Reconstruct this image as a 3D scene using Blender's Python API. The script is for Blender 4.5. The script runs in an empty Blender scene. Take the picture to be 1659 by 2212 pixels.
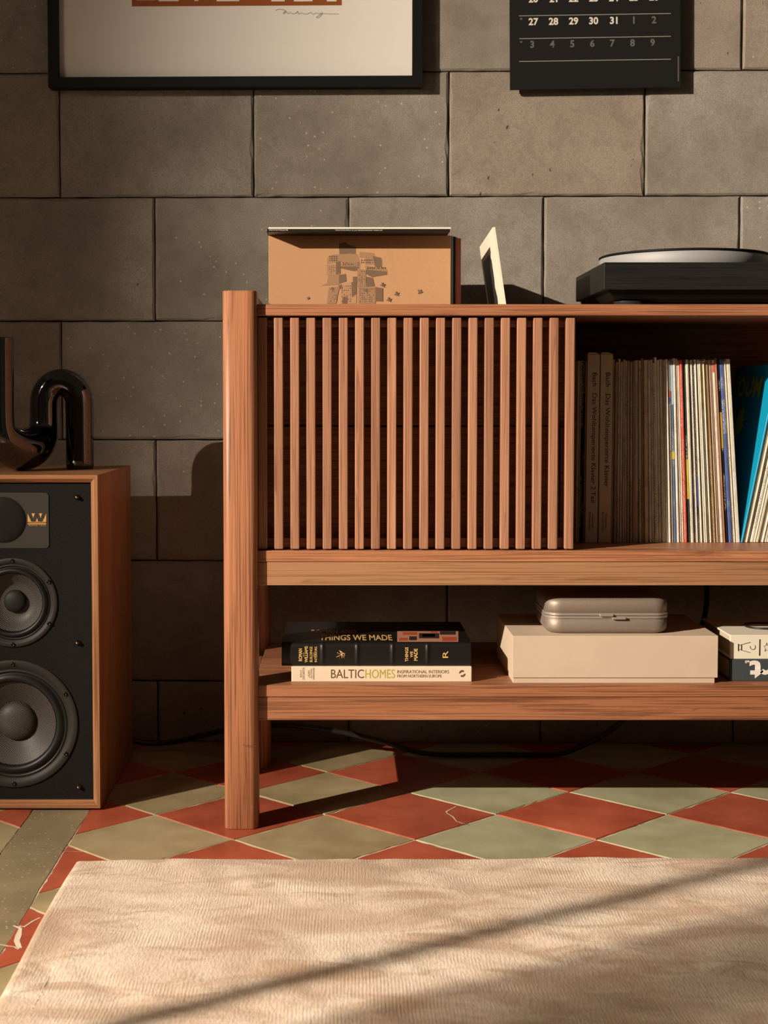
import bpy, bmesh, math, random
from mathutils import Vector, Matrix
R = random.Random(7)
SC = bpy.context.scene
COL = SC.collection

# ---------------------------------------------------------------- camera
F, CX, HOR, CAMZ, PITCH = 3072.0, 740.0, 870.0, 0.686, math.radians(2.7)
CY = HOR + F * math.tan(PITCH)
cam_d = bpy.data.cameras.new('camera'); cam = bpy.data.objects.new('camera', cam_d); COL.objects.link(cam)
cam.location = (0, 0, CAMZ); cam.rotation_euler = (math.pi / 2 - PITCH, 0, 0)
cam_d.sensor_fit = 'VERTICAL'; cam_d.sensor_height = 36.0; cam_d.lens = 36.0 * F / 2212
cam_d.shift_x = (829.5 - CX) / 2212; cam_d.shift_y = -(1106 - CY) / 2212
cam_d.clip_start = 0.02
cam_d.dof.use_dof = True; cam_d.dof.focus_distance = 2.27; cam_d.dof.aperture_fstop = 7.0
SC.camera = cam

# ---------------------------------------------------------------- light
w = bpy.data.worlds.new('world'); SC.world = w; w.use_nodes = True
w.node_tree.nodes['Background'].inputs[0].default_value = (1.0, 0.80, 0.60, 1)
w.node_tree.nodes['Background'].inputs[1].default_value = 0.060
LP = Vector((-3.9, -0.8, 2.5))
sp = bpy.data.lights.new('sun_through_window_offscreen', 'SPOT'); spo = bpy.data.objects.new('sun_through_window_offscreen', sp); COL.objects.link(spo)
sp.energy = 2750; sp.color = (1.0, 0.87, 0.71); sp.shadow_soft_size = 0.014
sp.spot_size = math.radians(32); sp.spot_blend = 1.0
spo.location = LP
spo.scale = (1.0, 2.4, 1.0)
spo.rotation_euler = (Vector((0.9, 2.12, 0.78)) - LP).to_track_quat('-Z', 'Y').to_euler()
ar = bpy.data.lights.new('window_left_offscreen', 'AREA'); aro = bpy.data.objects.new('window_left_offscreen', ar); COL.objects.link(aro)
ar.shape = 'RECTANGLE'; ar.size = 0.7; ar.size_y = 1.3; ar.energy = 3.0; ar.color = (1.0, 0.86, 0.70)
aro.location = (-2.30, 0.52, 1.6); aro.rotation_euler = (Vector((1.0, 0.62, -0.25))).to_track_quat('-Z', 'Z').to_euler()
SC.view_settings.view_transform = 'Standard'; SC.view_settings.look = 'None'
SC.view_settings.gamma = 1.0; SC.view_settings.exposure = 0.0; SC.view_settings.use_curve_mapping = False

# ---------------------------------------------------------------- survey helpers (pixel of the photo + a known depth -> metres)
def _ray(px, py):
    u = (px - CX) / F; v = (CY - py) / F
    return Vector((u, math.cos(PITCH) + v * math.sin(PITCH), -math.sin(PITCH) + v * math.cos(PITCH)))
def aY(px, py, Y):
    d = _ray(px, py); return Vector((0, 0, CAMZ)) + d * (Y / d.y)
def aZ(px, py, Z=0.0):
    d = _ray(px, py); return Vector((0, 0, CAMZ)) + d * ((Z - CAMZ) / d.z)
WA = 0.020                                   # the block wall is turned a little against the cabinet
WO = Vector((0, 2.845, 0))
WX = Vector((math.cos(WA), -math.sin(WA), 0)); WN = Vector((-math.sin(WA), -math.cos(WA), 0))
def aW(px, py, off=0.0):
    d = _ray(px, py); o = Vector((0, 0, CAMZ))
    t = ((WO + WN * off) - o).dot(WN) / d.dot(WN)
    return o + d * t
def wl(px, py, off=0.0):
    p = aW(px, py, off) - WO; return p.dot(WX), p.z

# ---------------------------------------------------------------- materials
MATS = {}
def nt(name):
    m = bpy.data.materials.new(name); m.use_nodes = True
    t = m.node_tree; b = t.nodes['Principled BSDF']; MATS[name] = m
    return m, t, b
def pm(name, col, rough=0.5, metal=0.0, spec=0.5, **kw):
    m, t, b = nt(name)
    b.inputs['Base Color'].default_value = (*col, 1); b.inputs['Roughness'].default_value = rough
    b.inputs['Metallic'].default_value = metal; b.inputs['Specular IOR Level'].default_value = spec
    for k, v in kw.items(): b.inputs[k.replace('_', ' ')].default_value = v
    return m
class G:
    def __init__(s, t): s.t = t; s.L = t.links.new
    def n(s, typ, **kw):
        x = s.t.nodes.new(typ)
        for k, v in kw.items():
            if k in x.inputs.keys() if isinstance(k, str) else False: x.inputs[k].default_value = v
            else: setattr(x, k, v)
        return x
    def coords(s, scale, rnd=True, out='Object'):
        tc = s.n('ShaderNodeTexCoord'); mp = s.n('ShaderNodeMapping'); mp.inputs['Scale'].default_value = scale
        s.L(tc.outputs[out], mp.inputs['Vector'])
        if rnd:
            oi = s.n('ShaderNodeObjectInfo'); vm = s.n('ShaderNodeVectorMath', operation='SCALE'); vm.inputs[0].default_value = (13.1, 7.7, 9.3)
            s.L(oi.outputs['Random'], vm.inputs['Scale']); s.L(vm.outputs[0], mp.inputs['Location'])
        return mp.outputs[0]
    def noise(s, vec, scale, detail=4, rough=.55, dist=0.0):
        x = s.n('ShaderNodeTexNoise'); x.inputs['Scale'].default_value = scale; x.inputs['Detail'].default_value = detail
        x.inputs['Roughness'].default_value = rough; x.inputs['Distortion'].default_value = dist
        s.L(vec, x.inputs['Vector']); return x.outputs['Fac']
    def ramp(s, fac, stops):
        x = s.n('ShaderNodeValToRGB'); e = x.color_ramp.elements
        while len(e) < len(stops): e.new(.5)
        for i, (p, c) in enumerate(stops):
            e[i].position = p; e[i].color = (*c, 1) if len(c) == 3 else c
        s.L(fac, x.inputs['Fac']); return x.outputs['Color']
    def mix(s, fac, a, b, mode='MIX'):
        x = s.n('ShaderNodeMix', data_type='RGBA', blend_type=mode)
        for i, v in ((0, fac), (6, a), (7, b)):
            if isinstance(v, (int, float)): x.inputs[i].default_value = v
            elif isinstance(v, tuple): x.inputs[i].default_value = (*v, 1)
            else: s.L(v, x.inputs[i])
        return x.outputs[2]
    def math(s, op, a, b=0.0, clamp=False):
        x = s.n('ShaderNodeMath', operation=op); x.use_clamp = clamp
        for i, v in enumerate((a, b)):
            if isinstance(v, (int, float)): x.inputs[i].default_value = v
            else: s.L(v, x.inputs[i])
        return x.outputs[0]
    def bump(s, h, strength, dist, bsdf):
        x = s.n('ShaderNodeBump'); x.inputs['Strength'].default_value = strength; x.inputs['Distance'].default_value = dist
        s.L(h, x.inputs['Height']); s.L(x.outputs[0], bsdf.inputs['Normal'])
B3 = lambda v: (v, v, v)

def wood(name, axis, dark, mid, light, scale=1.0, rough=.42, swirl=.6, var=.25):
    m, t, b = nt(name); g = G(t)
    s1 = [1, 1, 1]; s1[axis] = .022
    s2 = [1, 1, 1]; s2[axis] = .0075
    s3 = [1, 1, 1]; s3[axis] = .12
    c1 = g.coords(s1); c2 = g.coords(s2); c3 = g.coords(s3)
    broad = g.noise(c3, 9 * scale, 3, .5, swirl)
    cn = g.n('ShaderNodeVectorMath', operation='MULTIPLY_ADD')       # bend the grain
    g.L(broad, cn.inputs[0]); cn.inputs[1].default_value = (.06, .06, .06); g.L(c1, cn.inputs[2])
    fig = g.noise(cn.outputs[0], 105 * scale, 4, .62, .25)
    fine = g.noise(c2, 620 * scale, 2, .5)
    col = g.ramp(fig, [(.33, dark), (.44, mid), (.57, mid), (.70, light)])
    col = g.mix(g.ramp(broad, [(.40, B3(0)), (.66, B3(1))]), col, g.mix(.55, col, light))
    col = g.mix(g.ramp(fine, [(.38, B3(.75)), (.50, B3(0))]), col, dark)
    oi = g.n('ShaderNodeObjectInfo'); hv = g.n('ShaderNodeHueSaturation')
    v = g.math('MULTIPLY_ADD', oi.outputs['Random'], var); t.nodes[-1].inputs[2].default_value = 1 - var / 2
    g.L(v, hv.inputs['Value']); g.L(col, hv.inputs['Color']); g.L(hv.outputs[0], b.inputs['Base Color'])
    b.inputs['Roughness'].default_value = rough; b.inputs['Specular IOR Level'].default_value = .35
    g.bump(fine, .12, .0006, b)
    return m
WD, WM, WL = (.135, .048, .023), (.335, .132, .062), (.44, .196, .098)
for ax, nm in enumerate('xyz'): wood('walnut_' + nm, ax, WD, WM, WL)
wood('walnut_slat', 2, (.20, .088, .050), (.36, .170, .098), (.44, .225, .135), scale=1.1, swirl=.9, var=.32)
wood('walnut_light', 0, (.18, .08, .036), (.38, .19, .095), (.48, .265, .135), scale=.8, swirl=1.6)
wood('walnut_speaker', 2, (.14, .055, .022), (.30, .14, .065), (.42, .21, .10))
wood('walnut_speaker_x', 0, (.14, .055, .022), (.30, .13, .055), (.40, .19, .085))
wood('walnut_speaker_z', 2, (.14, .055, .022), (.30, .14, .065), (.42, .21, .10))
wood('black_ash', 0, (.003, .003, .0028), (.0085, .0082, .0072), (.020, .0195, .016), rough=.5, swirl=1.0, var=.0)

def concrete():
    m, t, b = nt('concrete_block'); g = G(t)
    c = g.coords((1, 1, 1)); oi = g.n('ShaderNodeObjectInfo')
    lo = g.noise(c, 5, 4, .6); me = g.noise(c, 28, 5, .65); fi = g.noise(c, 420, 3, .6)
    col = g.ramp(lo, [(.30, (.20, .172, .142)), (.50, (.27, .236, .198)), (.70, (.34, .305, .262))])
    brown = g.mix(g.ramp(oi.outputs['Random'], [(.35, B3(0)), (.95, B3(.75))]), col, g.mix(.55, col, (.34, .245, .185)))
    col = g.mix(g.ramp(me, [(.34, B3(.30)), (.52, B3(0))]), brown, (.135, .112, .088))
    col = g.mix(g.ramp(fi, [(.34, B3(.50)), (.60, B3(0))]), col, (.12, .098, .076))
    v1 = g.n('ShaderNodeTexVoronoi'); v1.inputs['Scale'].default_value = 62; g.L(c, v1.inputs['Vector'])
    wob = g.math('MULTIPLY', g.noise(c, 300, 2), .12)
    d = g.math('ADD', v1.outputs['Distance'], wob)
    sel = g.ramp(v1.outputs['Color'], [(.66, B3(0)), (.68, B3(1))])
    fl = g.math('MULTIPLY', g.ramp(d, [(.13, B3(1)), (.20, B3(0))]), sel)
    col = g.mix(g.math('MULTIPLY', fl, .85), col, (.56, .43, .31))
    v2 = g.n('ShaderNodeTexVoronoi'); v2.inputs['Scale'].default_value = 46
    c2 = g.coords((1.3, 1, 1.0)); g.L(c2, v2.inputs['Vector'])
    d2 = g.math('ADD', v2.outputs['Distance'], g.math('MULTIPLY', g.noise(c, 190, 3), .30))
    sel2 = g.ramp(v2.outputs['Color'], [(.80, B3(0)), (.82, B3(1))])
    pit = g.math('MULTIPLY', g.ramp(d2, [(.25, B3(1)), (.33, B3(0))]), sel2)
    col = g.mix(g.math('MULTIPLY', pit, .8), col, (.05, .04, .03))
    g.L(col, b.inputs['Base Color']); b.inputs['Roughness'].default_value = .88; b.inputs['Specular IOR Level'].default_value = .2
    h = g.math('ADD', g.math('MULTIPLY', fi, .25), g.math('MULTIPLY', me, .3)); h = g.math('SUBTRACT', h, g.math('MULTIPLY', pit, 1.4))
    g.bump(h, .75, .0022, b)
concrete()
pm('mortar', (.24, .205, .168), .95, spec=.1)

def tile(name, cols, rough):
    m, t, b = nt(name); g = G(t); c = g.coords((1, 1, 1))
    lo = g.noise(c, 9, 4, .6); fi = g.noise(c, 260, 3, .6); sc = g.noise(g.coords((1, .25, 1)), 120, 3, .7, 1.0)
    col = g.ramp(lo, [(.30, cols[0]), (.52, cols[1]), (.72, cols[2])])
    col = g.mix(g.ramp(fi, [(.60, B3(0)), (.74, B3(.35))]), col, cols[3])
    col = g.mix(g.ramp(sc, [(.66, B3(0)), (.78, B3(.30))]), col, cols[3])
    oi = g.n('ShaderNodeObjectInfo'); hv = g.n('ShaderNodeHueSaturation')
    v = g.math('MULTIPLY_ADD', oi.outputs['Random'], .16); t.nodes[-1].inputs[2].default_value = .92
    g.L(v, hv.inputs['Value']); g.L(col, hv.inputs['Color']); g.L(hv.outputs[0], b.inputs['Base Color'])
    g.L(g.ramp(lo, [(.3, B3(rough - .08)), (.7, B3(rough + .12))]), b.inputs['Roughness'])
    b.inputs['Specular IOR Level'].default_value = .45
    g.bump(g.math('ADD', fi, g.math('MULTIPLY', lo, 2)), .12, .001, b)
tile('tile_red', [(.30, .060, .028), (.38, .082, .040), (.44, .105, .055), (.55, .24, .16)], .42)
tile('tile_olive', [(.27, .208, .112), (.345, .268, .148), (.40, .325, .19), (.50, .43, .28)], .45)
tile('tile_green', [(.30, .265, .155), (.36, .345, .215), (.42, .40, .25), (.55, .50, .36)], .45)
def terr():
    m, t, b = nt('cement_band'); g = G(t); c = g.coords((1, 1, 1), False)
    lo = g.noise(c, 12, 4); col = g.ramp(lo, [(.3, (.20, .155, .088)), (.7, (.28, .22, .13))])
    v = g.n('ShaderNodeTexVoronoi'); v.inputs['Scale'].default_value = 170; g.L(c, v.inputs['Vector'])
    sel = g.ramp(v.outputs['Color'], [(.70, B3(0)), (.74, B3(1))])
    fl = g.math('MULTIPLY', g.ramp(v.outputs['Distance'], [(.20, B3(1)), (.34, B3(0))]), sel)
    col = g.mix(fl, col, (.48, .37, .24))
    g.L(col, b.inputs['Base Color']); b.inputs['Roughness'].default_value = .6
    g.bump(g.noise(c, 240, 3), .25, .001, b)
terr()
def grout():
    m, t, b = nt('grout'); g = G(t); c = g.coords((1, 1, 1), False)
    col = g.ramp(g.noise(c, 18, 4, .7), [(.34, (.20, .15, .095)), (.44, (.58, .48, .36)), (.7, (.68, .58, .45))])
    g.L(col, b.inputs['Base Color']); b.inputs['Roughness'].default_value = .9
    g.bump(g.noise(c, 500, 3), .5, .001, b)
grout()
def rugm():
    m, t, b = nt('rug_pile'); g = G(t); c = g.coords((1, 1, 1), False); cs = g.coords((1, .28, 1), False)
    sw = g.noise(g.coords((.7, 1.4, 1), False), 5.5, 4, .55, 1.3); blot = g.noise(g.coords((.8, 1.9, 1), False), 11, 4, .6, .8); st = g.noise(cs, 330, 3, .6); fi = g.noise(c, 900, 2)
    col = g.ramp(sw, [(.36, (.50, .345, .235)), (.46, (.67, .505, .375)), (.56, (.76, .61, .475)), (.66, (.82, .69, .555))])
    col = g.mix(g.ramp(blot, [(.51, B3(0)), (.64, B3(.8))]), col, (.47, .295, .175))
    col = g.mix(g.ramp(st, [(.32, B3(.40)), (.52, B3(0))]), col, (.42, .275, .17))
    col = g.mix(g.ramp(fi, [(.35, B3(.25)), (.6, B3(0))]), col, (.46, .32, .21))
    g.L(col, b.inputs['Base Color']); b.inputs['Roughness'].default_value = .75; b.inputs['Specular IOR Level'].default_value = .2
    b.inputs['Sheen Weight'].default_value = .15; b.inputs['Sheen Roughness'].default_value = .5
    g.bump(g.math('ADD', g.math('MULTIPLY', st, 1.0), fi), .6, .0022, b)
rugm()
def spine(name, col, ink=(.10, .08, .06), amt=.75, tan=False):
    if name in MATS: return MATS[name]
    m, t, b = nt(name); g = G(t); c = g.coords((1, .02, 1)); cz = g.coords((.02, .02, 1))
    let = g.noise(g.coords((1.4, .02, 2.2)), 420, 2, .6)
    run = g.noise(cz, 14, 1, .4)
    msk = g.math('MULTIPLY', g.ramp(let, [(.50, B3(0)), (.56, B3(1))]), g.ramp(run, [(.50, B3(0)), (.53, B3(amt))]))
    wear = g.noise(c, 60, 4, .65)
    dk = tuple(x * .72 for x in col)
    cc = g.mix(g.ramp(wear, [(.38, B3(.6)), (.6, B3(0))]), col, dk)
    cc = g.mix(msk, cc, ink)
    g.L(cc, b.inputs['Base Color']); b.inputs['Roughness'].default_value = .55; b.inputs['Specular IOR Level'].default_value = .3
    return m
def cardboard(name, col, k=.85):
    m, t, b = nt(name); g = G(t); c = g.coords((1, 1, 1))
    f = g.noise(c, 240, 4, .7); lo = g.noise(c, 14, 3)
    cc = g.mix(g.ramp(f, [(.35, B3(.6)), (.65, B3(0))]), col, tuple(x * k for x in col))
    cc = g.mix(g.ramp(lo, [(.4, B3(.5)), (.65, B3(0))]), cc, tuple(x * .9 for x in col))
    g.L(cc, b.inputs['Base Color']); b.inputs['Roughness'].default_value = .7; b.inputs['Specular IOR Level'].default_value = .15
    g.bump(f, .1, .0004, b); return m
cardboard('kraft', (.48, .262, .135))
cardboard('beige_board', (.56, .435, .325), .95)
cardboard('box_set_board', (.68, .57, .41), .96)
cardboard('white_board', (.72, .66, .53), .96)
cardboard('slate_cloth', (.052, .062, .066), .7)
cardboard('art_brown', (.30, .085, .018), .9)
pm('print_dark', (.16, .098, .060), .75, spec=.2); pm('print_mid', (.30, .172, .096), .75, spec=.2); pm('print_light', (.40, .225, .120), .75, spec=.2)
pm('black_frame', (.004, .0038, .0035), .5, spec=.2); pm('mat_white', (.78, .72, .67), .85, spec=.2); pm('pencil', (.16, .14, .12), .8)
pm('calendar_black', (.0075, .0068, .006), .65, spec=.18); pm('calendar_white', (.62, .56, .49), .7); pm('calendar_grey', (.10, .09, .08), .7); pm('calendar_line', (.30, .26, .22), .7)
pm('black_sleeve', (.010, .009, .008), .38); pm('cream_edge', (.66, .60, .48), .6); pm('blue_grey_card', (.17, .21, .26), .5); pm('red_card', (.36, .075, .035), .55); pm('rust_card', (.30, .095, .065), .55)
pm('white_print', (.7, .66, .58), .6); pm('photo_black', (.018, .016, .015), .6); pm('ink', (.03, .026, .022), .7)
pm('alu', (.29, .285, .285), .6, metal=.15); pm('rubber', (.005, .005, .005), .6, spec=.2); pm('foot_metal', (.10, .10, .10), .28, metal=.8)
pm('baffle_edge', (.012, .011, .010), .6)
def baffle():
    m, t, b = nt('baffle_black'); g = G(t); c = g.coords((1, 1, 1), False); f = g.noise(c, 700, 2, .7)
    g.L(g.ramp(f, [(.4, (.005, .005, .005)), (.72, (.022, .019, .017))]), b.inputs['Base Color']); b.inputs['Roughness'].default_value = .7; b.inputs['Specular IOR Level'].default_value = .1
    g.bump(f, .5, .0006, b)
baffle()
pm('driver_flange', (.022, .019, .017), .55, spec=.3); pm('driver_rubber', (.008, .008, .008), .45, spec=.35); pm('tweeter_plate', (.034, .029, .024), .55, spec=.3)
def weave(name, a, bcol, sc):
    m, t, b = nt(name); g = G(t)
    tc = g.n('ShaderNodeTexCoord'); mp = g.n('ShaderNodeMapping'); mp.inputs['Rotation'].default_value = (0, math.radians(12), 0); g.L(tc.outputs['Object'], mp.inputs['Vector'])
    sx = g.n('ShaderNodeSeparateXYZ'); g.L(mp.outputs[0], sx.inputs[0])
    wx = g.math('SINE', g.math('MULTIPLY', sx.outputs['X'], sc)); wz = g.math('SINE', g.math('MULTIPLY', sx.outputs['Z'], sc))
    pr = g.math('MULTIPLY', wx, wz); k = g.ramp(g.math('MULTIPLY_ADD', pr, .5), [(.35, B3(0)), (.65, B3(1))])
    mm = [n for n in t.nodes if n.type == 'MATH' and n.operation == 'MULTIPLY_ADD'][-1]; mm.inputs[2].default_value = .5
    g.L(g.mix(k, a, bcol), b.inputs['Base Color']); b.inputs['Roughness'].default_value = .45; b.inputs['Specular IOR Level'].default_value = .35 if 'cone' in name else .12
    g.bump(k, .5, .0006, b)
weave('cone_weave', (.006, .0055, .005), (.105, .09, .08), 1900)
weave('grille_mesh', (.0015, .0015, .0015), (.026, .022, .018), 2300)
pm('dust_cap', (.014, .0125, .011), .6, spec=.3); pm('screw_black', (.02, .02, .02), .18, metal=.6); pm('brass_pin', (.30, .20, .11), .25, metal=1.0); pm('logo_gold', (.60, .32, .085), .5)
pm('vase_glaze', (.0035, .003, .003), .045, spec=.5, IOR=2.0)
pm('book_black', (.008, .0065, .0055), .38, spec=.35); pm('book_gold', (.66, .41, .14), .45); pm('book_cream', (.68, .56, .41), .5); pm('pages', (.52, .44, .32), .8)
pm('type_brown', (.12, .055, .028), .6); pm('type_olive', (.40, .34, .045), .6); pm('cover_photo', (.42, .20, .13), .5); pm('cover_red', (.40, .07, .03), .5); pm('cover_dark', (.03, .015, .012), .5)
def metalcase():
    m, t, b = nt('case_metal'); g = G(t); f = g.noise(g.coords((1, 1, 1), False), 1500, 2)
    g.L(g.ramp(f, [(.35, (.24, .19, .15)), (.7, (.37, .30, .25))]), b.inputs['Base Color']); b.inputs['Metallic'].default_value = .55; b.inputs['Roughness'].default_value = .55
metalcase()
pm('case_band', (.50, .42, .37), .4, metal=.6)
pm('cable_black', (.012, .011, .010), .42)
pm('blue_sleeve', (.0, .25, .42), .5); pm('yellow_print', (.62, .47, .02), .6)
pm('plaster', (.30, .25, .20), .9); pm('window_white', (.40, .34, .28), .5)
def sheer():
    m, t, b = nt('added_sheer'); g = G(t)
    tr = g.n('ShaderNodeBsdfTransparent'); df = g.n('ShaderNodeBsdfTranslucent'); df.inputs[0].default_value = (.8, .72, .6, 1)
    mx = g.n('ShaderNodeMixShader'); f = g.noise(g.coords((1, 1, .05), False), 22, 3)
    g.L(g.ramp(f, [(.35, B3(.62)), (.65, B3(.90))]), mx.inputs[0]); g.L(tr.outputs[0], mx.inputs[1]); g.L(df.outputs[0], mx.inputs[2])
    g.L(mx.outputs[0], t.nodes['Material Output'].inputs[0])
sheer()
def glass():
    m, t, b = nt('picture_glass'); g = G(t)
    tr = g.n('ShaderNodeBsdfTransparent'); gl = g.n('ShaderNodeBsdfGlossy'); gl.inputs['Roughness'].default_value = .03
    mx = g.n('ShaderNodeMixShader'); fr = g.n('ShaderNodeLayerWeight'); fr.inputs[0].default_value = .5; fc = g.math('MULTIPLY_ADD', g.math('POWER', fr.outputs['Facing'], 4.0), .4); t.nodes[-1].inputs[2].default_value = .02
    g.L(fc, mx.inputs[0]); g.L(tr.outputs[0], mx.inputs[1]); g.L(gl.outputs[0], mx.inputs[2]); g.L(mx.outputs[0], t.nodes['Material Output'].inputs[0])
glass()

# ---------------------------------------------------------------- object helpers (all coordinates in metres, world axes)
def wloc(o):
    v = Vector((0, 0, 0))
    while o is not None: v += o.location; o = o.parent
    return v
def tag(o, label=None, cat=None, group=None, kind=None):
    if label: o['label'] = label
    if cat: o['category'] = cat
    if group: o['group'] = group
    if kind: o['kind'] = kind
    return o
def thing(name, loc, label, cat, group=None):
    o = bpy.data.objects.new(name, None); COL.objects.link(o); o.location = loc; o.empty_display_size = .05
    return tag(o, label, cat, group)
def obj(name, bm, mats, parent=None, smooth=False, origin=None):
    """bmesh in world coordinates -> object; origin defaults to the parent's place (or the base of the mesh)"""
    if origin is None:
        if parent is not None: origin = wloc(parent)
        else:
            xs = [v.co for v in bm.verts]
            origin = Vector(((min(v.x for v in xs) + max(v.x for v in xs)) / 2, (min(v.y for v in xs) + max(v.y for v in xs)) / 2, min(v.z for v in xs)))
    origin = Vector(origin)
    bmesh.ops.translate(bm, verts=bm.verts, vec=-origin)
    bmesh.ops.recalc_face_normals(bm, faces=bm.faces)
    me = bpy.data.meshes.new(name); bm.to_mesh(me); bm.free()
    for m in (mats if isinstance(mats, (list, tuple)) else [mats]): me.materials.append(MATS[m])
    if smooth:
        me.polygons.foreach_set('use_smooth', [True] * len(me.polygons))
    o = bpy.data.objects.new(name, me); COL.objects.link(o)
    if parent is not None:
        o.parent = parent; o.location = origin - wloc(parent)
    else: o.location = origin
    return o
def bx(bm, lo, hi, bev=0.0, seg=2, mat=0):
    t = bmesh.new(); r = bmesh.ops.create_cube(t, size=1.0)
    lo = Vector(lo); hi = Vector(hi); c = (lo + hi) / 2; d = hi - lo
    for v in t.verts: v.co = Vector((v.co.x * d.x, v.co.y * d.y, v.co.z * d.z)) + c
    if bev > 0: bmesh.ops.bevel(t, geom=list(t.edges), offset=bev, segments=seg, affect='EDGES', profile=.5)
    return merge(bm, t, mat)
def merge(bm, t, mat=0, mx=None):
    mp = {}
    for v in t.verts: mp[v] = bm.verts.new(mx @ v.co if mx is not None else v.co)
    for f in t.faces:
        try:
            nf = bm.faces.new([mp[v] for v in f.verts]); nf.material_index = mat if mat else f.material_index; nf.smooth = f.smooth
        except ValueError: pass
    t.free(); return bm
def box(name, lo, hi, mat, parent=None, bev=.001, seg=2, **k):
    return obj(name, bx(bmesh.new(), lo, hi, bev, seg), mat, parent, **k)
def boxes(name, lst, mat, parent=None, bev=.001, **k):
    bm = bmesh.new()
    for lo, hi in lst: bx(bm, lo, hi, bev)
    return obj(name, bm, mat, parent, **k)
def poly(bm, pts, mat=0):
    f = bm.faces.new([bm.verts.new(p) for p in pts]); f.material_index = mat; return f
def prism(bm, pts, vec, mat=0):
    """closed polygon of 3-D points swept by vec"""
    vec = Vector(vec); a = [bm.verts.new(p) for p in pts]; b = [bm.verts.new(Vector(p) + vec) for p in pts]; n = len(pts)
    fs = [bm.faces.new(a), bm.faces.new(b[::-1])]
    for i in range(n): fs.append(bm.faces.new((a[i], b[i], b[(i + 1) % n], a[(i + 1) % n])))
    for f in fs: f.material_index = mat
    return fs
def rrect(x0, y0, x1, y1, r, n=6):
    out = []
    for cx, cy, a in ((x1 - r, y1 - r, 0), (x0 + r, y1 - r, 90), (x0 + r, y0 + r, 180), (x1 - r, y0 + r, 270)):
        for i in range(n + 1):
            t = math.radians(a + 90 * i / n); out.append((cx + r * math.cos(t), cy + r * math.sin(t)))
    return out
def rings(bm, loops, cap0=True, cap1=True, closed=True, mat=0, smooth=False):
    L = [[bm.verts.new(p) for p in lp] for lp in loops]; n = len(L[0])
    for a, b in zip(L, L[1:]):
        for i in range(n if closed else n - 1):
            f = bm.faces.new((a[i], a[(i + 1) % n], b[(i + 1) % n], b[i])); f.material_index = mat; f.smooth = smooth
    if cap0: bm.faces.new(L[0][::-1]).material_index = mat
    if cap1: bm.faces.new(L[-1]).material_index = mat
    return bm
def lathe(bm, c, ax, prof, n=64, mat=0, smooth=True, cap0=False, cap1=False):
    """profile of (radius, distance along ax) around point c"""
    c = Vector(c); ax = Vector(ax).normalized(); u = ax.orthogonal().normalized(); v = ax.cross(u)
    lp = [[c + ax * h + (u * math.cos(2 * math.pi * i / n) + v * math.sin(2 * math.pi * i / n)) * max(r, 1e-5) for i in range(n)] for r, h in prof]
    return rings(bm, lp, cap0, cap1, True, mat, smooth)
def tube(bm, pts, rad, n=12, cap=True, mat=0):
    pts = [Vector(p) for p in pts]; rs = rad if isinstance(rad, (list, tuple)) else [rad] * len(pts)
    up = None; lp = []
    for i, p in enumerate(pts):
        d = (pts[min(i + 1, len(pts) - 1)] - pts[max(i - 1, 0)]).normalized()
        if up is None: up = d.orthogonal().normalized()
        up = (up - d * up.dot(d)).normalized(); s = d.cross(up)
        lp.append([p + (up * math.cos(2 * math.pi * k / n) + s * math.sin(2 * math.pi * k / n)) * rs[i] for k in range(n)])
    return rings(bm, lp, cap, cap, True, mat, True)
def spline(pts, k=8):
    pts = [Vector(p) for p in pts]; out = []
    for i in range(len(pts) - 1):
        p0, p1, p2, p3 = pts[max(i - 1, 0)], pts[i], pts[i + 1], pts[min(i + 2, len(pts) - 1)]
        for j in range(k):
            t = j / k
            out.append(.5 * ((2 * p1) + (p2 - p0) * t + (2 * p0 - 5 * p1 + 4 * p2 - p3) * t * t + (3 * p1 - p0 - 3 * p2 + p3) * t ** 3))
    out.append(pts[-1]); return out
def letters(body, O, Rv, Uv, wdt=None, hgt=None, mat='ink', parent=None, name='lettering', bold=0.0, lift=.0003, space=1.0, anchor='L', flip=False):
    """flat lettering: O lower-left of the ink box, Rv/Uv unit reading and up directions"""
    cu = bpy.data.curves.new('t', 'FONT'); cu.body = body; cu.size = 1; cu.offset = bold; cu.space_character = space; cu.resolution_u = 3; cu.fill_mode = 'FRONT' if hasattr(cu, 'fill_mode') else cu.fill_mode
    to = bpy.data.objects.new('t', cu); me = bpy.data.meshes.new_from_object(to)
    bpy.data.objects.remove(to); bpy.data.curves.remove(cu)
    xs = [v.co.x for v in me.vertices]; ys = [v.co.y for v in me.vertices]
    x0, x1, y0, y1 = min(xs), max(xs), min(ys), max(ys)
    sx = wdt / (x1 - x0) if wdt else hgt / (y1 - y0); sy = hgt / (y1 - y0) if hgt else sx
    if not wdt: sx = sy
    O = Vector(O); Rv = Vector(Rv).normalized(); Uv = Vector(Uv).normalized(); N = Rv.cross(Uv)
    if anchor == 'C': O = O - Rv * (x1 - x0) * sx / 2 - Uv * (y1 - y0) * sy / 2
    org = wloc(parent) if parent else Vector((0, 0, 0))
    for v in me.vertices:
        p = O + Rv * (v.co.x - x0) * sx + Uv * (v.co.y - y0) * sy + N * lift
        v.co = p - org
    me.materials.clear(); me.materials.append(MATS[mat])
    o = bpy.data.objects.new(name, me); COL.objects.link(o); o.parent = parent
    return o

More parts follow.
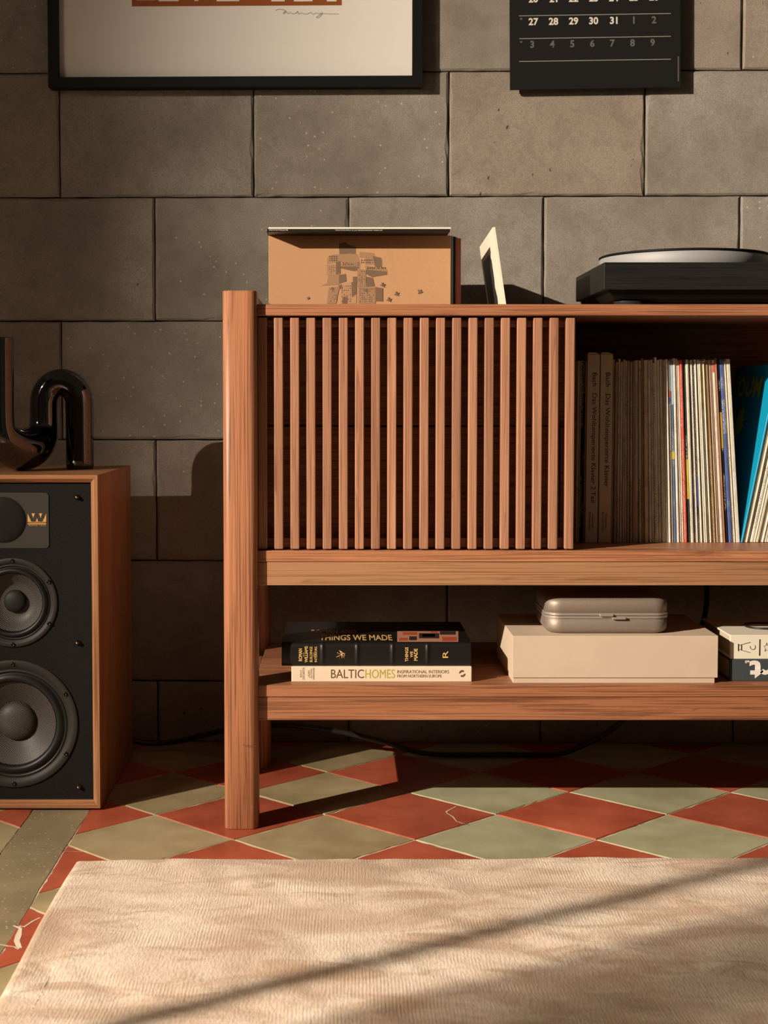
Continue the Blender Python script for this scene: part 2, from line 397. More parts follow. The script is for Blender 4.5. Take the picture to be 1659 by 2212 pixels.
# ================================================================ THE SETTING
# --- back wall of concrete blocks
wall = box('wall_back', (-1.9, .050, -.02), (2.3, .16, 1.85), 'mortar', None, 0)
wall.data.transform(Matrix.Translation(wall.location)); wall.location = WO; wall.rotation_euler = (0, 0, -WA)
tag(wall, kind='structure')
ZL = [-.002, .1237, .3683, .612, .849, 1.0944, 1.3395, 1.584, 1.83]
PITCHX = .3868
j1 = [wl(px, 300)[0] for px in (131, 549, 969, 1390)]; j2 = [wl(px, 560)[0] for px in (339, 755, 1174, 1592)]
b1 = sum(j1[i] - i * PITCHX for i in range(4)) / 4; b2 = sum(j2[i] - i * PITCHX for i in range(4)) / 4
def block_mesh(wd, hg, seed):
    r = random.Random(seed); bm = bmesh.new(); pts = []
    nx, nz = 16, 10
    for i in range(nx): pts.append((-wd / 2 + wd * i / nx, -hg / 2))
    for i in range(nz): pts.append((wd / 2, -hg / 2 + hg * i / nz))
    for i in range(nx): pts.append((wd / 2 - wd * i / nx, hg / 2))
    for i in range(nz): pts.append((-wd / 2, hg / 2 - hg * i / nz))
    back, mid, front = [], [], []
    for (x, z) in pts:
        ch = .0028 + r.random() * .0016 + (r.random() < .10) * r.random() * .006
        ix = x - math.copysign(min(ch, abs(x)), x) if abs(abs(x) - wd / 2) < 1e-6 else x
        iz = z - math.copysign(min(ch, abs(z)), z) if abs(abs(z) - hg / 2) < 1e-6 else z
        j = (r.random() - .5) * .0011
        back.append((x, .06, z)); mid.append((x + (j if abs(abs(x) - wd / 2) < 1e-6 else 0), .0030, z + (j if abs(abs(z) - hg / 2) < 1e-6 else 0))); front.append((ix, 0, iz))
    rings(bm, [back, mid, front], False, True)
    bmesh.ops.recalc_face_normals(bm, faces=bm.faces)
    me = bpy.data.meshes.new('block'); bm.to_mesh(me); bm.free(); me.materials.append(MATS['concrete_block']); return me
BM = {}
for k in range(len(ZL) - 1):
    base = b1 if k in (5, 3, 1 + 0 * k, 7) and k % 2 == 1 else b2
    base = b1 if k % 2 == 1 else b2
    hg = ZL[k + 1] - ZL[k] - .0030
    for i in range(-4, 6):
        x0 = base + i * PITCHX; wd = PITCHX - .0030
        key = (k, R.randrange(3)) if k in (0, 3) else (round(hg, 4), R.randrange(5))
        if key not in BM: BM[key] = block_mesh(wd, hg, hash(key) % 9999)
        o = bpy.data.objects.new('block', BM[key]); COL.objects.link(o); o.parent = wall
        o.location = (x0 + PITCHX / 2, R.uniform(-.0012, .0012), (ZL[k] + ZL[k + 1]) / 2); o.rotation_euler = (0, R.uniform(-.0025, .0025), 0)
# --- floor: grout bed with diamond tiles, a cement band across them
fl = box('floor', (-2.4, -.9, -.05), (2.3, 2.95, -.0012), 'grout', None, 0); tag(fl, kind='structure')
AX, AY, DX, DY = -.171, 2.205, .1423, .1364
def clip(pts, a, b, c):        # keep a*x+b*y>=c
    out = []
    for i in range(len(pts)):
        p, q = pts[i], pts[(i + 1) % len(pts)]; fp = a * p[0] + b * p[1] - c; fq = a * q[0] + b * q[1] - c
        if fp >= 0: out.append(p)
        if fp * fq < 0:
            t = fp / (fp - fq); out.append((p[0] + (q[0] - p[0]) * t, p[1] + (q[1] - p[1]) * t))
    return out
def tile_obj(pts, mat, z, seed, org):
    r = random.Random(seed); out = []
    n = len(pts)
    for i in range(n):
        p, q = pts[i], pts[(i + 1) % n]; L = math.hypot(q[0] - p[0], q[1] - p[1]); k = max(1, int(L / .016))
        nx, ny = (q[1] - p[1]) / max(L, 1e-6), -(q[0] - p[0]) / max(L, 1e-6)
        for s in range(k):
            t = s / k; w_ = 0 if s == 0 else (r.random() - .5) * .0011 - (r.random() < .06) * .002
            out.append((p[0] + (q[0] - p[0]) * t + nx * w_, p[1] + (q[1] - p[1]) * t + ny * w_))
    bm = bmesh.new(); cx = sum(p[0] for p in out) / len(out); cy = sum(p[1] for p in out) / len(out)
    ins = []
    for (x, y) in out:
        d = math.hypot(x - cx, y - cy); s = 1 - .0011 / max(d, .01); ins.append((cx + (x - cx) * s, cy + (y - cy) * s, z))
    rings(bm, [[(x, y, -.02) for x, y in out], [(x, y, z - .0011) for x, y in out], ins], False, True)
    return obj('tile', bm, mat, fl, origin=(cx, cy, 0))
RUGX, RUGY = -.395, 2.075
for j in range(-8, 7):
    for i in range(-14, 18):
        if (i + j) % 2 == 0: continue
        cx, cy = AX + DX * i, AY + DY * j
        if cy > 3.0 or cy < 1.2 or cx < -1.9 or cx > 1.9: continue
        if cx - DX > RUGX + .03 and cy + DY < RUGY - .03: continue
        g_ = .0021
        dia = [(cx - DX + g_, cy), (cx, cy - DY + g_), (cx + DX - g_, cy), (cx, cy + DY - g_)]
        dia = clip(dia, 0, -1, -2.86)
        for side in (1, -1):
            pp = clip(dia, 1, 0, -.427 + .001) if side == 1 else clip(dia, -1, 0, .5215)
            if len(pp) < 3: continue
            ar_ = abs(sum(pp[k][0] * pp[(k + 1) % len(pp)][1] - pp[(k + 1) % len(pp)][0] * pp[k][1] for k in range(len(pp)))) / 2
            if ar_ < .0004: continue
            mat = 'tile_red' if j % 2 else ('tile_green' if (i > 2 and R.random() < .75) else 'tile_olive')
            tile_obj(pp, mat, R.uniform(-.0003, .0006), i * 91 + j * 7 + side, None)
bm = bmesh.new(); e1 = [(-.427 + R.uniform(-.0025, .0015), y * .06) for y in range(10, 48)]
prism(bm, [(-.5215, .6, -.02), *[(x, y, -.02) for x, y in e1], (-.427, 2.86, -.02), (-.5215, 2.86, -.02)], (0, 0, .0195))
obj('cement_band', bm, 'cement_band', fl)
def crack(pts, wd=.0012):
    bm = bmesh.new()
    P = [aZ(px, py, .0009) for px, py in pts]; Lf, Rt = [], []
    for i, p in enumerate(P):
        d = (P[min(i + 1, len(P) - 1)] - P[max(i - 1, 0)]).normalized(); s = Vector((-d.y, d.x, 0)) * wd * (.6 + .8 * R.random())
        Lf.append(bm.verts.new(p + s)); Rt.append(bm.verts.new(p - s))
    for i in range(len(P) - 1): bm.faces.new((Lf[i], Lf[i + 1], Rt[i + 1], Rt[i]))
    obj('crack', bm, 'grout', fl)
crack([(985, 1742), (975, 1747), (964, 1753), (966, 1757), (978, 1764), (986, 1774), (1000, 1779), (1012, 1781)])
crack([(0, 2040), (14, 2043), (30, 2045), (40, 2050)]); crack([(33, 1998), (44, 2006), (40, 2020), (36, 2032), (42, 2048)], .003); crack([(33, 1998), (52, 2002), (70, 1990), (86, 1982)], .0014)
crack([(136, 1840), (150, 1839), (178, 1840)], .0008)
# --- wall at the side with the window the light comes through
WXP = -2.4
boxes('wall_left', [((WXP - .1, -2.4, 0), (WXP, -.62, 2.7)), ((WXP - .1, .93, 0), (WXP, 2.95, 2.7)), ((WXP - .1, -.62, 0), (WXP, .93, .85)), ((WXP - .1, -.62, 2.45), (WXP, .93, 2.7))], 'plaster', None, 0)
tag(bpy.data.objects['wall_left'], kind='structure')
boxes('wall_front', [((-2.5, -2.55, 0), (.2, -2.45, 2.7)), ((1.8, -2.55, 0), (2.4, -2.45, 2.7)), ((.2, -2.55, 0), (1.8, -2.45, 1.2)), ((.2, -2.55, 2.5), (1.8, -2.45, 2.7))], 'plaster', None, 0)
tag(bpy.data.objects['wall_front'], kind='structure')
added_win = boxes('added_window', [((.2, -2.52, 1.2), (.25, -2.47, 2.5)), ((1.75, -2.52, 1.2), (1.8, -2.47, 2.5)), ((.2, -2.52, 1.2), (1.8, -2.47, 1.25)), ((.2, -2.52, 2.45), (1.8, -2.47, 2.5)), ((.98, -2.51, 1.2), (1.02, -2.48, 2.5))], 'window_white', None, .002)  # unseen window and its wall opening, made up to let in fill light
tag(added_win, kind='structure')
win = boxes('window_1', [((WXP - .06, -.62, .85), (WXP - .01, -.57, 2.45)), ((WXP - .06, .885, .85), (WXP - .01, .93, 2.45)), ((WXP - .06, -.62, .85), (WXP - .01, .93, .90)), ((WXP - .06, -.62, 2.40), (WXP - .01, .93, 2.45)), ((WXP - .036, .123, .9), (WXP - .026, .133, 2.4))], 'window_white', None, .002)
tag(win, kind='structure')
bm = bmesh.new(); n = 90
top = [(WXP + .03 + .014 * math.sin(i * .9), -.60 + .712 * i / n, 2.40) for i in range(n + 1)]
rings(bm, [top, [(x, y, .88) for x, y, z in top]], False, False, False, smooth=True)
cu = obj('added_curtain', bm, 'added_sheer', None); tag(cu, 'added sheer curtain dimming the light through half of the side window', 'curtain')  # unseen curtain, made up to dim the sun on the near rug

# ================================================================ RUG
import numpy as np
def rug():
    x0, x1, y0, y1 = RUGX, 1.25, 1.05, RUGY
    nx, ny = 1500, 260
    xs = np.linspace(x0, x1, nx); ys = np.linspace(y1, y0, ny)
    rs = np.random.RandomState(3)
    X, Y = np.meshgrid(xs, ys)
    # wandering rows of pile running away from the viewer
    warp = np.zeros_like(X)
    for k in range(14):
        a, b_, c_, d_ = rs.uniform(2, 30), rs.uniform(2, 40), rs.uniform(0, 6.28), rs.uniform(.2, 1)
        warp += d_ * np.sin(a * X + b_ * Y + c_) / (4 + .3 * (a + b_))
    ph = (X - x0) / .0042 * 2 * np.pi + 11 * warp
    m1 = np.sin(9 * X + 14 * Y + 7 * warp) * np.sin(23 * Y - 8 * X + 12 * warp) + .6 * np.sin(31 * X + 40 * Y + 20 * warp)
    amp = .00022 * np.clip(.45 + .8 * m1, .05, 1.2)
    Z = .0135 + amp * np.sin(ph) * (0.7 + .6 * rs.rand(ny, nx)) + .0010 * np.sin(11 * X + 17 * Y + 6 * warp) + .0006 * np.sin(38 * X - 29 * Y + 30 * warp) + .00035 * (rs.rand(ny, nx) - .5)
    ed = np.minimum(np.minimum(X - x0, y1 - Y), x1 - X); rr = .010
    Z = np.where(ed < rr, Z * np.sqrt(np.clip(1 - ((rr - ed) / rr) ** 2, 0, 1)) * .92 + .0005, Z)
    Y = Y + .012 * (X - x0) + (np.arange(ny)[:, None] == 0) * .0016 * np.sin(ph) + .0012 * np.sin(21 * X) * (Y > y1 - .03)
    X = X + (np.arange(nx)[None, :] == 0) * .002 * np.sin(Y * 900) + .0025 * np.sin(Y * 9) * (X < x0 + .05)
    co = np.stack([X - x0, Y - y0, Z], -1).reshape(-1, 3).astype(np.float32)
    idx = np.arange(nx * ny).reshape(ny, nx)
    q = np.stack([idx[1:, :-1], idx[1:, 1:], idx[:-1, 1:], idx[:-1, :-1]], -1).reshape(-1, 4)
    me = bpy.data.meshes.new('rug'); me.vertices.add(len(co)); me.vertices.foreach_set('co', co.ravel())
    me.loops.add(q.size); me.loops.foreach_set('vertex_index', q.ravel().astype(np.int32))
    me.polygons.add(len(q)); me.polygons.foreach_set('loop_start', np.arange(0, q.size, 4, dtype=np.int32)); me.polygons.foreach_set('loop_total', np.full(len(q), 4, dtype=np.int32))
    me.update(calc_edges=True); me.polygons.foreach_set('use_smooth', np.ones(len(q), dtype=bool)); me.materials.append(MATS['rug_pile'])
    o = bpy.data.objects.new('rug', me); COL.objects.link(o); o.location = (x0, y0, 0)
    tag(o, 'pale pinkish beige silky pile rug on the tiled floor', 'rug')
rug()

# ================================================================ SIDEBOARD
SB = thing('sideboard', (-.163, 2.47, 0), 'long walnut sideboard with slatted sliding door and open record shelf', 'sideboard')
YF = 2.275; XL, XR = -.139, 1.70; YB = 2.668
def leg(x0, x1, y0, y1):
    bm = bmesh.new(); a = rrect(x0, y0, x1, y1, .0125, 7); b = rrect(x0 + .0012, y0 + .0012, x1 - .0012, y1 - .0012, .0115, 7)
    rings(bm, [[(x, y, 0) for x, y in b], [(x, y, .0015) for x, y in a], [(x, y, .8622) for x, y in a], [(x, y, .8634) for x, y in b]], True, True)
    for f in bm.faces: f.smooth = len(f.verts) == 4
    return bm
for x0 in (-.1905, XR):
    for y0 in (2.2575, 2.640):
        obj('leg', leg(x0, x0 + .0545, y0, y0 + .056), 'walnut_z', SB)
for x0 in (-.185, XR + .006):
    box('side_panel', (x0, 2.300, .3925), (x0 + .0435, 2.655, .8630), 'walnut_y', SB, .002)
    box('shelf_side_rail', (x0 + .004, 2.305, .1745), (x0 + .0395, 2.65, .2200), 'walnut_y', SB, .002)
BINX = .37
bm = bmesh.new(); prism(bm, [(x, y, .8246) for x, y in ((XL - .004, YF), (XR + .004, YF), (XR + .004, 2.686), (XL - .004, 2.686), (XL - .004, 2.670), (BINX, 2.670), (BINX, 2.352), (XL - .004, 2.352))], (0, 0, .0183))
bmesh.ops.bevel(bm, geom=[e for e in bm.edges if abs(e.verts[0].co.y - YF) < 1e-5 and abs(e.verts[1].co.y - YF) < 1e-5 and abs(e.verts[0].co.z - e.verts[1].co.z) < 1e-5], offset=.0018, segments=3, affect='EDGES', profile=.5)
obj('top_board', bm, 'walnut_x', SB)
box('bottom_board', (XL - .004, YF, .4308), (XR + .004, 2.322, .4486), 'walnut_x', SB, .0015)
box('shelf_floor', (XL - .004, 2.326, .4308), (XR + .004, YB, .4484), 'walnut_x', SB, .0008)
box('apron_rail', (XL - .004, YF + .001, .3924), (XR + .004, 2.299, .4303), 'walnut_light', SB, .0014)
box('apron_rail', (XL - .004, 2.645, .3924), (XR + .004, 2.668, .4303), 'walnut_x', SB, .0014)
box('lower_shelf', (XL - .004, YF, .2118), (XR + .004, 2.690, .2310), 'walnut_x', SB, .0014)
box('shelf_rail', (XL - .004, YF + .001, .1737), (XR + .004, 2.299, .2113), 'walnut_x', SB, .0014)
box('back_panel', (XL - .004, YB, .4308), (XR + .004, 2.676, .8246), 'walnut_x', SB, 0)
# bin for records behind the front of the top
boxes('record_bin', [((XL - .002, 2.352, .646), (BINX, 2.668, .656)), ((BINX, 2.3345, .656), (BINX + .012, 2.668, .8246)), ((XL - .002, 2.338, .656), (BINX, 2.352, .8246))], 'walnut_x', SB, 0)
# drawers behind the door, divider
for z0, z1 in ((.452, .6466), (.6492, .8130)):
    box('drawer_front', (XL + .010, 2.330, z0), (.3555, 2.3375, z1), 'walnut_x', SB, .0008)
box('divider', (.357, 2.331, .4484), (.3695, 2.668, .646), 'walnut_x', SB, .0008)
# sliding door
YS = 2.282
sx0 = aY(592, 900, YS).x; sx1 = aY(1221.5, 900, YS).x; sp_ = (sx1 - sx0) / 18
zt, zb = aY(740, 685, YS).z, aY(740, 1186.5, YS).z
door = box('sliding_door', (sx0 - sp_ + .001, 2.3000, .8080), (sx1 + .013, 2.3170, zt - .0035), 'walnut_x', SB, .0008)
box('door_rail', (sx0 - sp_ + .001, 2.3000, zb + .001), (sx1 + .013, 2.3170, .4668), 'walnut_x', door, .0008)
sm = None
for i in range(20):
    x = sx0 + (i - 1) * sp_
    if sm is None:
        o = obj('slat', bx(bmesh.new(), (x, YS, zb), (x + .0146, 2.3005, zt), .0017, 3), 'walnut_slat', door, origin=(x, YS, zb)); sm = o.data
    else:
        o = bpy.data.objects.new('slat', sm); COL.objects.link(o); o.parent = door; o.location = Vector((x, YS, zb)) - wloc(door)
# knot on the front leg
bm = bmesh.new()
for (a, b_) in (((524, 1609), (552, 1611)), ((530, 1612), (548, 1614)), ((535, 1607), (540, 1614))):
    p = aY(*a, 2.2573); q = aY(*b_, 2.2573); prism(bm, [p, q, q + Vector((0, 0, -.0009)), p + Vector((0, 0, -.0009))], (0, .0008, 0))
obj('knot', bm, 'type_brown', SB)

# ================================================================ SPEAKER
SX1 = -.4075; SX0 = SX1 - .300; SY0, SY1, SH = 2.365, 2.730, .566
S = thing('speaker', ((SX0 + SX1) / 2, (SY0 + SY1) / 2, 0), 'walnut cabinet loudspeaker with black baffle standing on the tiles', 'speaker')
def shell():
    bm = bmesh.new(); q = lambda i, y: [(SX0 + i, y, .0035 + i), (SX1 - i, y, .0035 + i), (SX1 - i, y, SH - i), (SX0 + i, y, SH - i)]
    rings(bm, [q(.015, SY1 - .015), q(.015, SY0 + .017), q(0, SY0 + .017), q(0, SY1)], True, True); return bm
obj('cabinet', shell(), 'walnut_speaker', S)
for x in (SX0 + .02, SX1 - .05):
    for y in (SY0 + .03, SY1 - .05): box('foot', (x, y, 0), (x + .03, y + .03, .004), 'rubber', S, .0006)
fx0, fx1, fz0, fz1 = SX0, SX1, .0035, SH
def bar(side):
    prof = [(0, .018), (0, .0006), (.0006, 0), (.0066, 0), (.0075, .0009), (.0128, .0062), (.0128, .018)]       # (inset, depth)
    def P(i, d, e):
        if side == 'T': return (fx0 + i if e == 0 else fx1 - i, SY0 + d, fz1 - i)
        if side == 'B': return (fx0 + i if e == 0 else fx1 - i, SY0 + d, fz0 + i)
        if side == 'L': return (fx0 + i, SY0 + d, fz0 + i if e == 0 else fz1 - i)
        return (fx1 - i, SY0 + d, fz0 + i if e == 0 else fz1 - i)
    bm = bmesh.new(); rings(bm, [[P(i, d, 0) for i, d in prof], [P(i, d, 1) for i, d in prof]], True, True); return bm
for s_ in 'TBLR': obj('frame_bar', bar(s_), 'walnut_speaker_x' if s_ in 'TB' else 'walnut_speaker_z', S)
YBF = SY0 + .011
bm = bmesh.new(); loops = [[(SX0 + .0115, fz0 + .0115), (SX1 - .0115, fz0 + .0115), (SX1 - .0115, SH - .0115), (SX0 + .0115, SH - .0115)]]
for px, py, rp_ in ((29, 1564, 141), (27, 1302, 98)):
    c = aY(px, py, YBF - .003); r = rp_ * SY0 / F * .86; loops.append([(c.x + r * math.cos(k * math.pi / 24), c.z + r * math.sin(k * math.pi / 24)) for k in range(48)])
ed = []
for lp_ in loops:
    vs = [bm.verts.new((x, YBF, z)) for x, z in lp_]; ed += [bm.edges.new((vs[i], vs[(i + 1) % len(vs)])) for i in range(len(vs))]
bmesh.ops.triangle_fill(bm, use_beauty=True, use_dissolve=False, edges=ed)
ext = bmesh.ops.extrude_face_region(bm, geom=list(bm.faces)); bmesh.ops.translate(bm, verts=[v for v in ext['geom'] if isinstance(v, bmesh.types.BMVert)], vec=(0, .010, 0))
obj('baffle', bm, 'baffle_black', S)
def screws(c, rad, r, parent, ph=90, n=6):
    for k in range(n):
        a = math.radians(ph + 60 * k); bm = bmesh.new()
        lathe(bm, (c.x + rad * math.cos(a), c.y, c.z + rad * math.sin(a)), (0, -1, 0), [(r, -.001), (r, .0012), (r * .85, .0024), (r * .45, .0026), (r * .40, .0012), (.00001, .0012)], 14); obj('screw', bm, 'screw_black', parent)
def driver(name, px, py, Rpx, prof_c, cap, capmat):
    c = aY(px, py, YBF - .003); r = Rpx * SY0 / F
    bm = bmesh.new(); lathe(bm, c, (0, 1, 0), [(r, .0035), (r, .0008), (r * .988, .0), (r * .875, -.0), (r * .87, .0012), (r * .83, .0012), (r * .825, .0)], 80)
    fo = obj(name, bm, 'driver_flange', S)
    bm = bmesh.new(); lathe(bm, c, (0, 1, 0), [(r * .825, .0), (r * .80, .0035), (r * .775, .001), (r * .74, -.0022), (r * .695, -.0025), (r * .66, .001), (r * .645, .006)], 80); obj('surround', bm, 'driver_rubber', fo)
    bm = bmesh.new(); lathe(bm, c, (0, 1, 0), [(r * .65, .005), (r * .52, .012), (r * .40, .021), (r * cap * .98, prof_c)], 80); obj('cone', bm, 'cone_weave', fo)
    bm = bmesh.new(); rc = r * cap; lathe(bm, c, (0, 1, 0), [(rc * 1.03, prof_c), (rc, prof_c - .003)] + [(rc * math.cos(t * math.pi / 16), prof_c - .003 - rc * .42 * math.sin(t * math.pi / 16)) for t in range(1, 9)], 60); obj('dust_cap', bm, capmat, fo)
    screws(c + Vector((0, 0, 0)), r * .935, .0036, fo)
driver('woofer', 29, 1564, 141, .026, .30, 'cone_weave'); driver('midrange', 27, 1302, 98, .020, .25, 'dust_cap')
p0 = aY(105, 1064, YBF); p1 = aY(-106, 1184, YBF); bm = bmesh.new()
rp = rrect(p1.x, p1.z, p0.x, p0.z, .006); rings(bm, [[(x, YBF + .001, z) for x, z in rp], [(x, YBF - .0014, z) for x, z in rp]], False, True); tw = obj('tweeter_plate', bm, 'tweeter_plate', S)
ct = aY(6, 1123, YBF - .0016); rt_ = 49 * SY0 / F; bm = bmesh.new()
lathe(bm, ct, (0, 1, 0), [(rt_ * 1.02, 0), (rt_ * 1.01, -.0012), (rt_, -.0006)] + [(rt_ * math.cos(t * math.pi / 20), -.0006 - .004 * math.sin(t * math.pi / 20)) for t in range(1, 11)], 72); obj('tweeter_grille', bm, 'grille_mesh', tw)
for px, py in ((167, 1074), (168, 1388), (171, 1699)):
    bm = bmesh.new(); lathe(bm, aY(px, py, YBF), (0, -1, 0), [(.0046, -.001), (.0046, .002), (.0030, .003), (.0030, .007), (.0016, .0085), (.00001, .0088)], 16); obj('grille_pin', bm, 'brass_pin', S)
# badge on the tweeter plate: crown-like W, name and date
YL = YBF - .0018
def lp(zx, zy): return aY(zx * 240 / 1659, 1040 + zy * 200 / 1382, YL)
bm = bmesh.new()
for tri in (((413, 478), (467, 600), (413, 600)), ((690, 478), (690, 600), (636, 600)), ((470, 476), (522, 476), (496, 545)), ((580, 476), (631, 476), (606, 545)), ((552, 545), (571, 600), (533, 600)), ((413, 627), (690, 627), (690, 642), (413, 642))):
    prism(bm, [lp(*p) for p in tri], (0, .0004, 0))
for a, b_ in ((413, 690),): prism(bm, [lp(a, 600), lp(b_, 600), lp(b_, 603), lp(a, 603)], (0, .0004, 0))
obj('badge', bm, 'logo_gold', tw)
o = lp(420, 624); letters('WHARFEDALE', o, (1, 0, 0), (0, 0, 1), (lp(684, 624) - o).x, (lp(420, 605) - o).z, 'logo_gold', tw, bold=.012)
o = lp(430, 667); letters('SINCE 1932', o, (1, 0, 0), (0, 0, 1), (lp(680, 667) - o).x, (lp(430, 651) - o).z, 'logo_gold', tw, space=1.25, bold=.01)

# ================================================================ VASE on the speaker: one bent tube
def vase():
    rv = .0252; yb_, yf_ = 2.575, 2.452
    ax = aY(172.5, 950, yb_).x; bx_ = aY(94, 900, yb_ - .004).x; zt_ = aY(131, 796, yb_).z - rv
    ra = (ax - bx_) / 2; za = zt_ - ra * 1.15
    lx = aY(-3, 850, yf_).x; rb = .043; zc = SH + rv * 1.47 + rb; ztop = aY(10, 731, yf_).z
    pts = []; rad = []
    def add(p, r): pts.append(Vector(p)); rad.append(r)
    for k in range(14): add((ax, yb_, SH + (za - SH) * k / 14), rv * (.94 if k == 0 else 1))
    for k in range(33):
        a = math.pi * k / 32; add((bx_ + ra + ra * math.cos(a), yb_, za + ra * 1.15 * math.sin(a)), rv)
    for k in range(1, 7): add((bx_, yb_, za + (zc - za) * k / 7), rv)
    for k in range(37):
        a = math.pi * k / 36; m = (1 - math.cos(a)) / 2; add((bx_ + (lx - bx_) * m, yb_ + (yf_ - yb_) * m, zc - rb * math.sin(a)), rv * (1 + .48 * math.sin(a)))
    for k in range(1, 15): add((lx, yf_, zc + (ztop - zc) * k / 14), rv * 1.06 - rv * .06 * (14 - k) / 14)
    for _ in range(6):                                           # ease the joints
        q = [p.copy() for p in pts]; rr = rad[:]
        for k in range(3, len(pts) - 2): pts[k] = (q[k - 1] + q[k] * 2 + q[k + 1]) / 4; rad[k] = (rr[k - 1] + rr[k] * 2 + rr[k + 1]) / 4
    bm = bmesh.new(); tube(bm, pts, rad, 44)
    bmesh.ops.delete(bm, geom=[f for f in bm.faces if len(f.verts) > 4 and f.calc_center_median().z > ztop - .01], context='FACES_ONLY')
    e = pts[-1]; r_ = rad[-1]; lathe(bm, e, (0, 0, 1), [(r_, 0), (r_ * .96, .0018), (r_ * .88, .0010), (r_ * .84, -.004), (r_ * .84, -.10), (.0001, -.10)], 44)
    o = obj('vase', bm, 'vase_glaze', None, smooth=True)
    tag(o, 'glossy black ceramic vase of one looping tube on the speaker top', 'vase')
vase()

# ================================================================ PICTURE AND CALENDAR on the wall
def wp(px, py, off): return aW(px, py, off)
def wall_thing(name, px, py, label, cat):
    o = thing(name, aW(px, py, 0), label, cat); return o
FR = wall_thing('picture_frame', 508, 190, 'large black framed print with wide white margin and orange brown block', 'picture')
FO = .034
xa, zb_ = wl(104, 187, FO); xb, _ = wl(912, 185, FO); za_ = zb_ + 1.0
zb_ = wl(508, 186.5, FO)[1]
def W3(x, z, off): return WO + WX * x + WN * off + Vector((0, 0, z))
bw = .0195
for q in (((xa, zb_), (xb, zb_), (xb - bw, zb_ + bw), (xa + bw, zb_ + bw)), ((xa, za_), (xa + bw, za_ - bw), (xb - bw, za_ - bw), (xb, za_)), ((xa, zb_), (xa + bw, zb_ + bw), (xa + bw, za_ - bw), (xa, za_)), ((xb, zb_), (xb, za_), (xb - bw, za_ - bw), (xb - bw, zb_ + bw))):
    bm = bmesh.new(); prism(bm, [W3(x, z, FO) for x, z in q], -WN * (FO - .001)); obj('frame_bar', bm, 'black_frame', FR)
def slab(name, x0, z0, x1, z1, o0, o1, mat, parent):
    bm = bmesh.new(); prism(bm, [W3(x0, z0, o1), W3(x1, z0, o1), W3(x1, z1, o1), W3(x0, z1, o1)], -WN * (o1 - o0)); return obj(name, bm, mat, parent)
slab('print_sheet', xa + bw - .002, zb_ + bw - .002, xb - bw + .002, za_ - bw + .002, .006, .018, 'mat_white', FR)
ax0, az0 = wl(285, 14, .018); ax1, _ = wl(738, 13.5, .018)
art = slab('printed_block', ax0, az0, ax1, az0 + .52, .018, .0184, 'art_brown', FR)
for a, b_, h in ((295, 336, .5), (343, 386, 2.6), (420, 429, 2.0), (468, 517, 2.6), (586, 615, 3.0), (635, 675, 3.0), (706, 727, 3.0)):
    x0, z0 = wl(a, h + 0, .0186); x1, _ = wl(b_, h, .0186); z1 = z0 + .07
    bm = bmesh.new(); prism(bm, [W3(x0, z0, .0187), W3(x1, z0, .0187), W3(x1 - .004, z1, .0187), W3(x0 + .004, z1, .0187)], -WN * .0003); obj('print_shape', bm, 'mat_white', art)
sig = [(595, 23), (602, 20), (612, 21), (618, 25), (612, 30), (616, 24), (622, 29), (628, 27), (632, 30), (640, 28), (643, 24), (645, 30), (652, 28), (660, 31), (667, 29), (672, 27), (676, 31), (684, 28), (690, 30), (696, 27), (694, 33), (688, 38), (684, 37), (695, 30), (710, 30), (732, 30.5)]
bm = bmesh.new(); tube(bm, spline([wp(x, y, .0183) for x, y in sig], 5), .00042, 5); obj('signature', bm, 'pencil', FR)
slab('glass_pane', xa + bw - .001, zb_ + bw - .001, xb - bw + .001, za_ - bw + .001, .0245, .0262, 'picture_glass', FR)

CA = wall_thing('wall_calendar', 1286, 190, 'black month calendar sheet with pale numbers hung on the wall', 'calendar')
CO = .026
cl = aW(1102, 193.5, CO); cr = aW(1470, 188.0, CO); cx_ = (cr - cl).normalized(); cw = (cr - cl).length; cu_ = Vector((0, 0, 1)); cu_ = (cu_ - cx_ * cu_.dot(cx_)).normalized(); cn = cx_.cross(cu_)
bm = bmesh.new(); prism(bm, [cl, cl + cx_ * cw, cl + cx_ * cw + cu_ * .52, cl + cu_ * .52], -cn * .006); obj('calendar_sheet', bm, 'calendar_black', CA)
bm = bmesh.new(); c2 = cl - cn * .006 + cx_ * .004 + cu_ * .002; prism(bm, [c2, c2 + cx_ * (cw - .006), c2 + cx_ * (cw - .006) + cu_ * .515, c2 + cu_ * .515], -cn * .006); obj('backing_board', bm, 'calendar_black', CA)
ck = cw / 368.0
def cp(px, py): return cl + cx_ * (px - 1102) * ck + cu_ * ((193.5 - (px - 1102) * 5.5 / 368) - py) * ck
for yy0 in (36.5, 85.2, 134.0, -12):
    a = cp(1122, yy0); b_ = cp(1449, yy0 - 5.5 + 4.9); bm = bmesh.new()
    a = cp(1122, yy0); b_ = a + cx_ * (327 * ck); prism(bm, [a + cn * .0004, b_ + cn * .0004, b_ + cn * .0004 + cu_ * .0011, a + cn * .0004 + cu_ * .0011], -cn * .0004); obj('ruled_line', bm, 'calendar_line', CA)
rows = [(['20', '21', '22', '23', '24', '25', '26'], 0), (['27', '28', '29', '30', '31', '1', '2'], 48.5), (['3', '4', '5', '6', '7', '8', '9'], 97)]
for lst, yc in rows:
    for k, s in enumerate(lst):
        grey = (yc > 90) or (yc > 40 and k > 4) or (yc < 10 and k > 4)
        px = 1153 + k * 43.3 - (3 if len(s) == 1 and yc > 90 else 0)
        py = yc - (px - 1102) * 0 + (0 if yc else 0)
        o = cl + cx_ * (px - 1102) * ck + cu_ * (193.5 - 0 - py - 0 - .5) * ck
        letters(s, o, cx_, cu_, None, 15.5 * ck, 'calendar_white' if not grey or yc < 10 else 'calendar_grey', CA, bold=.028, anchor='C')
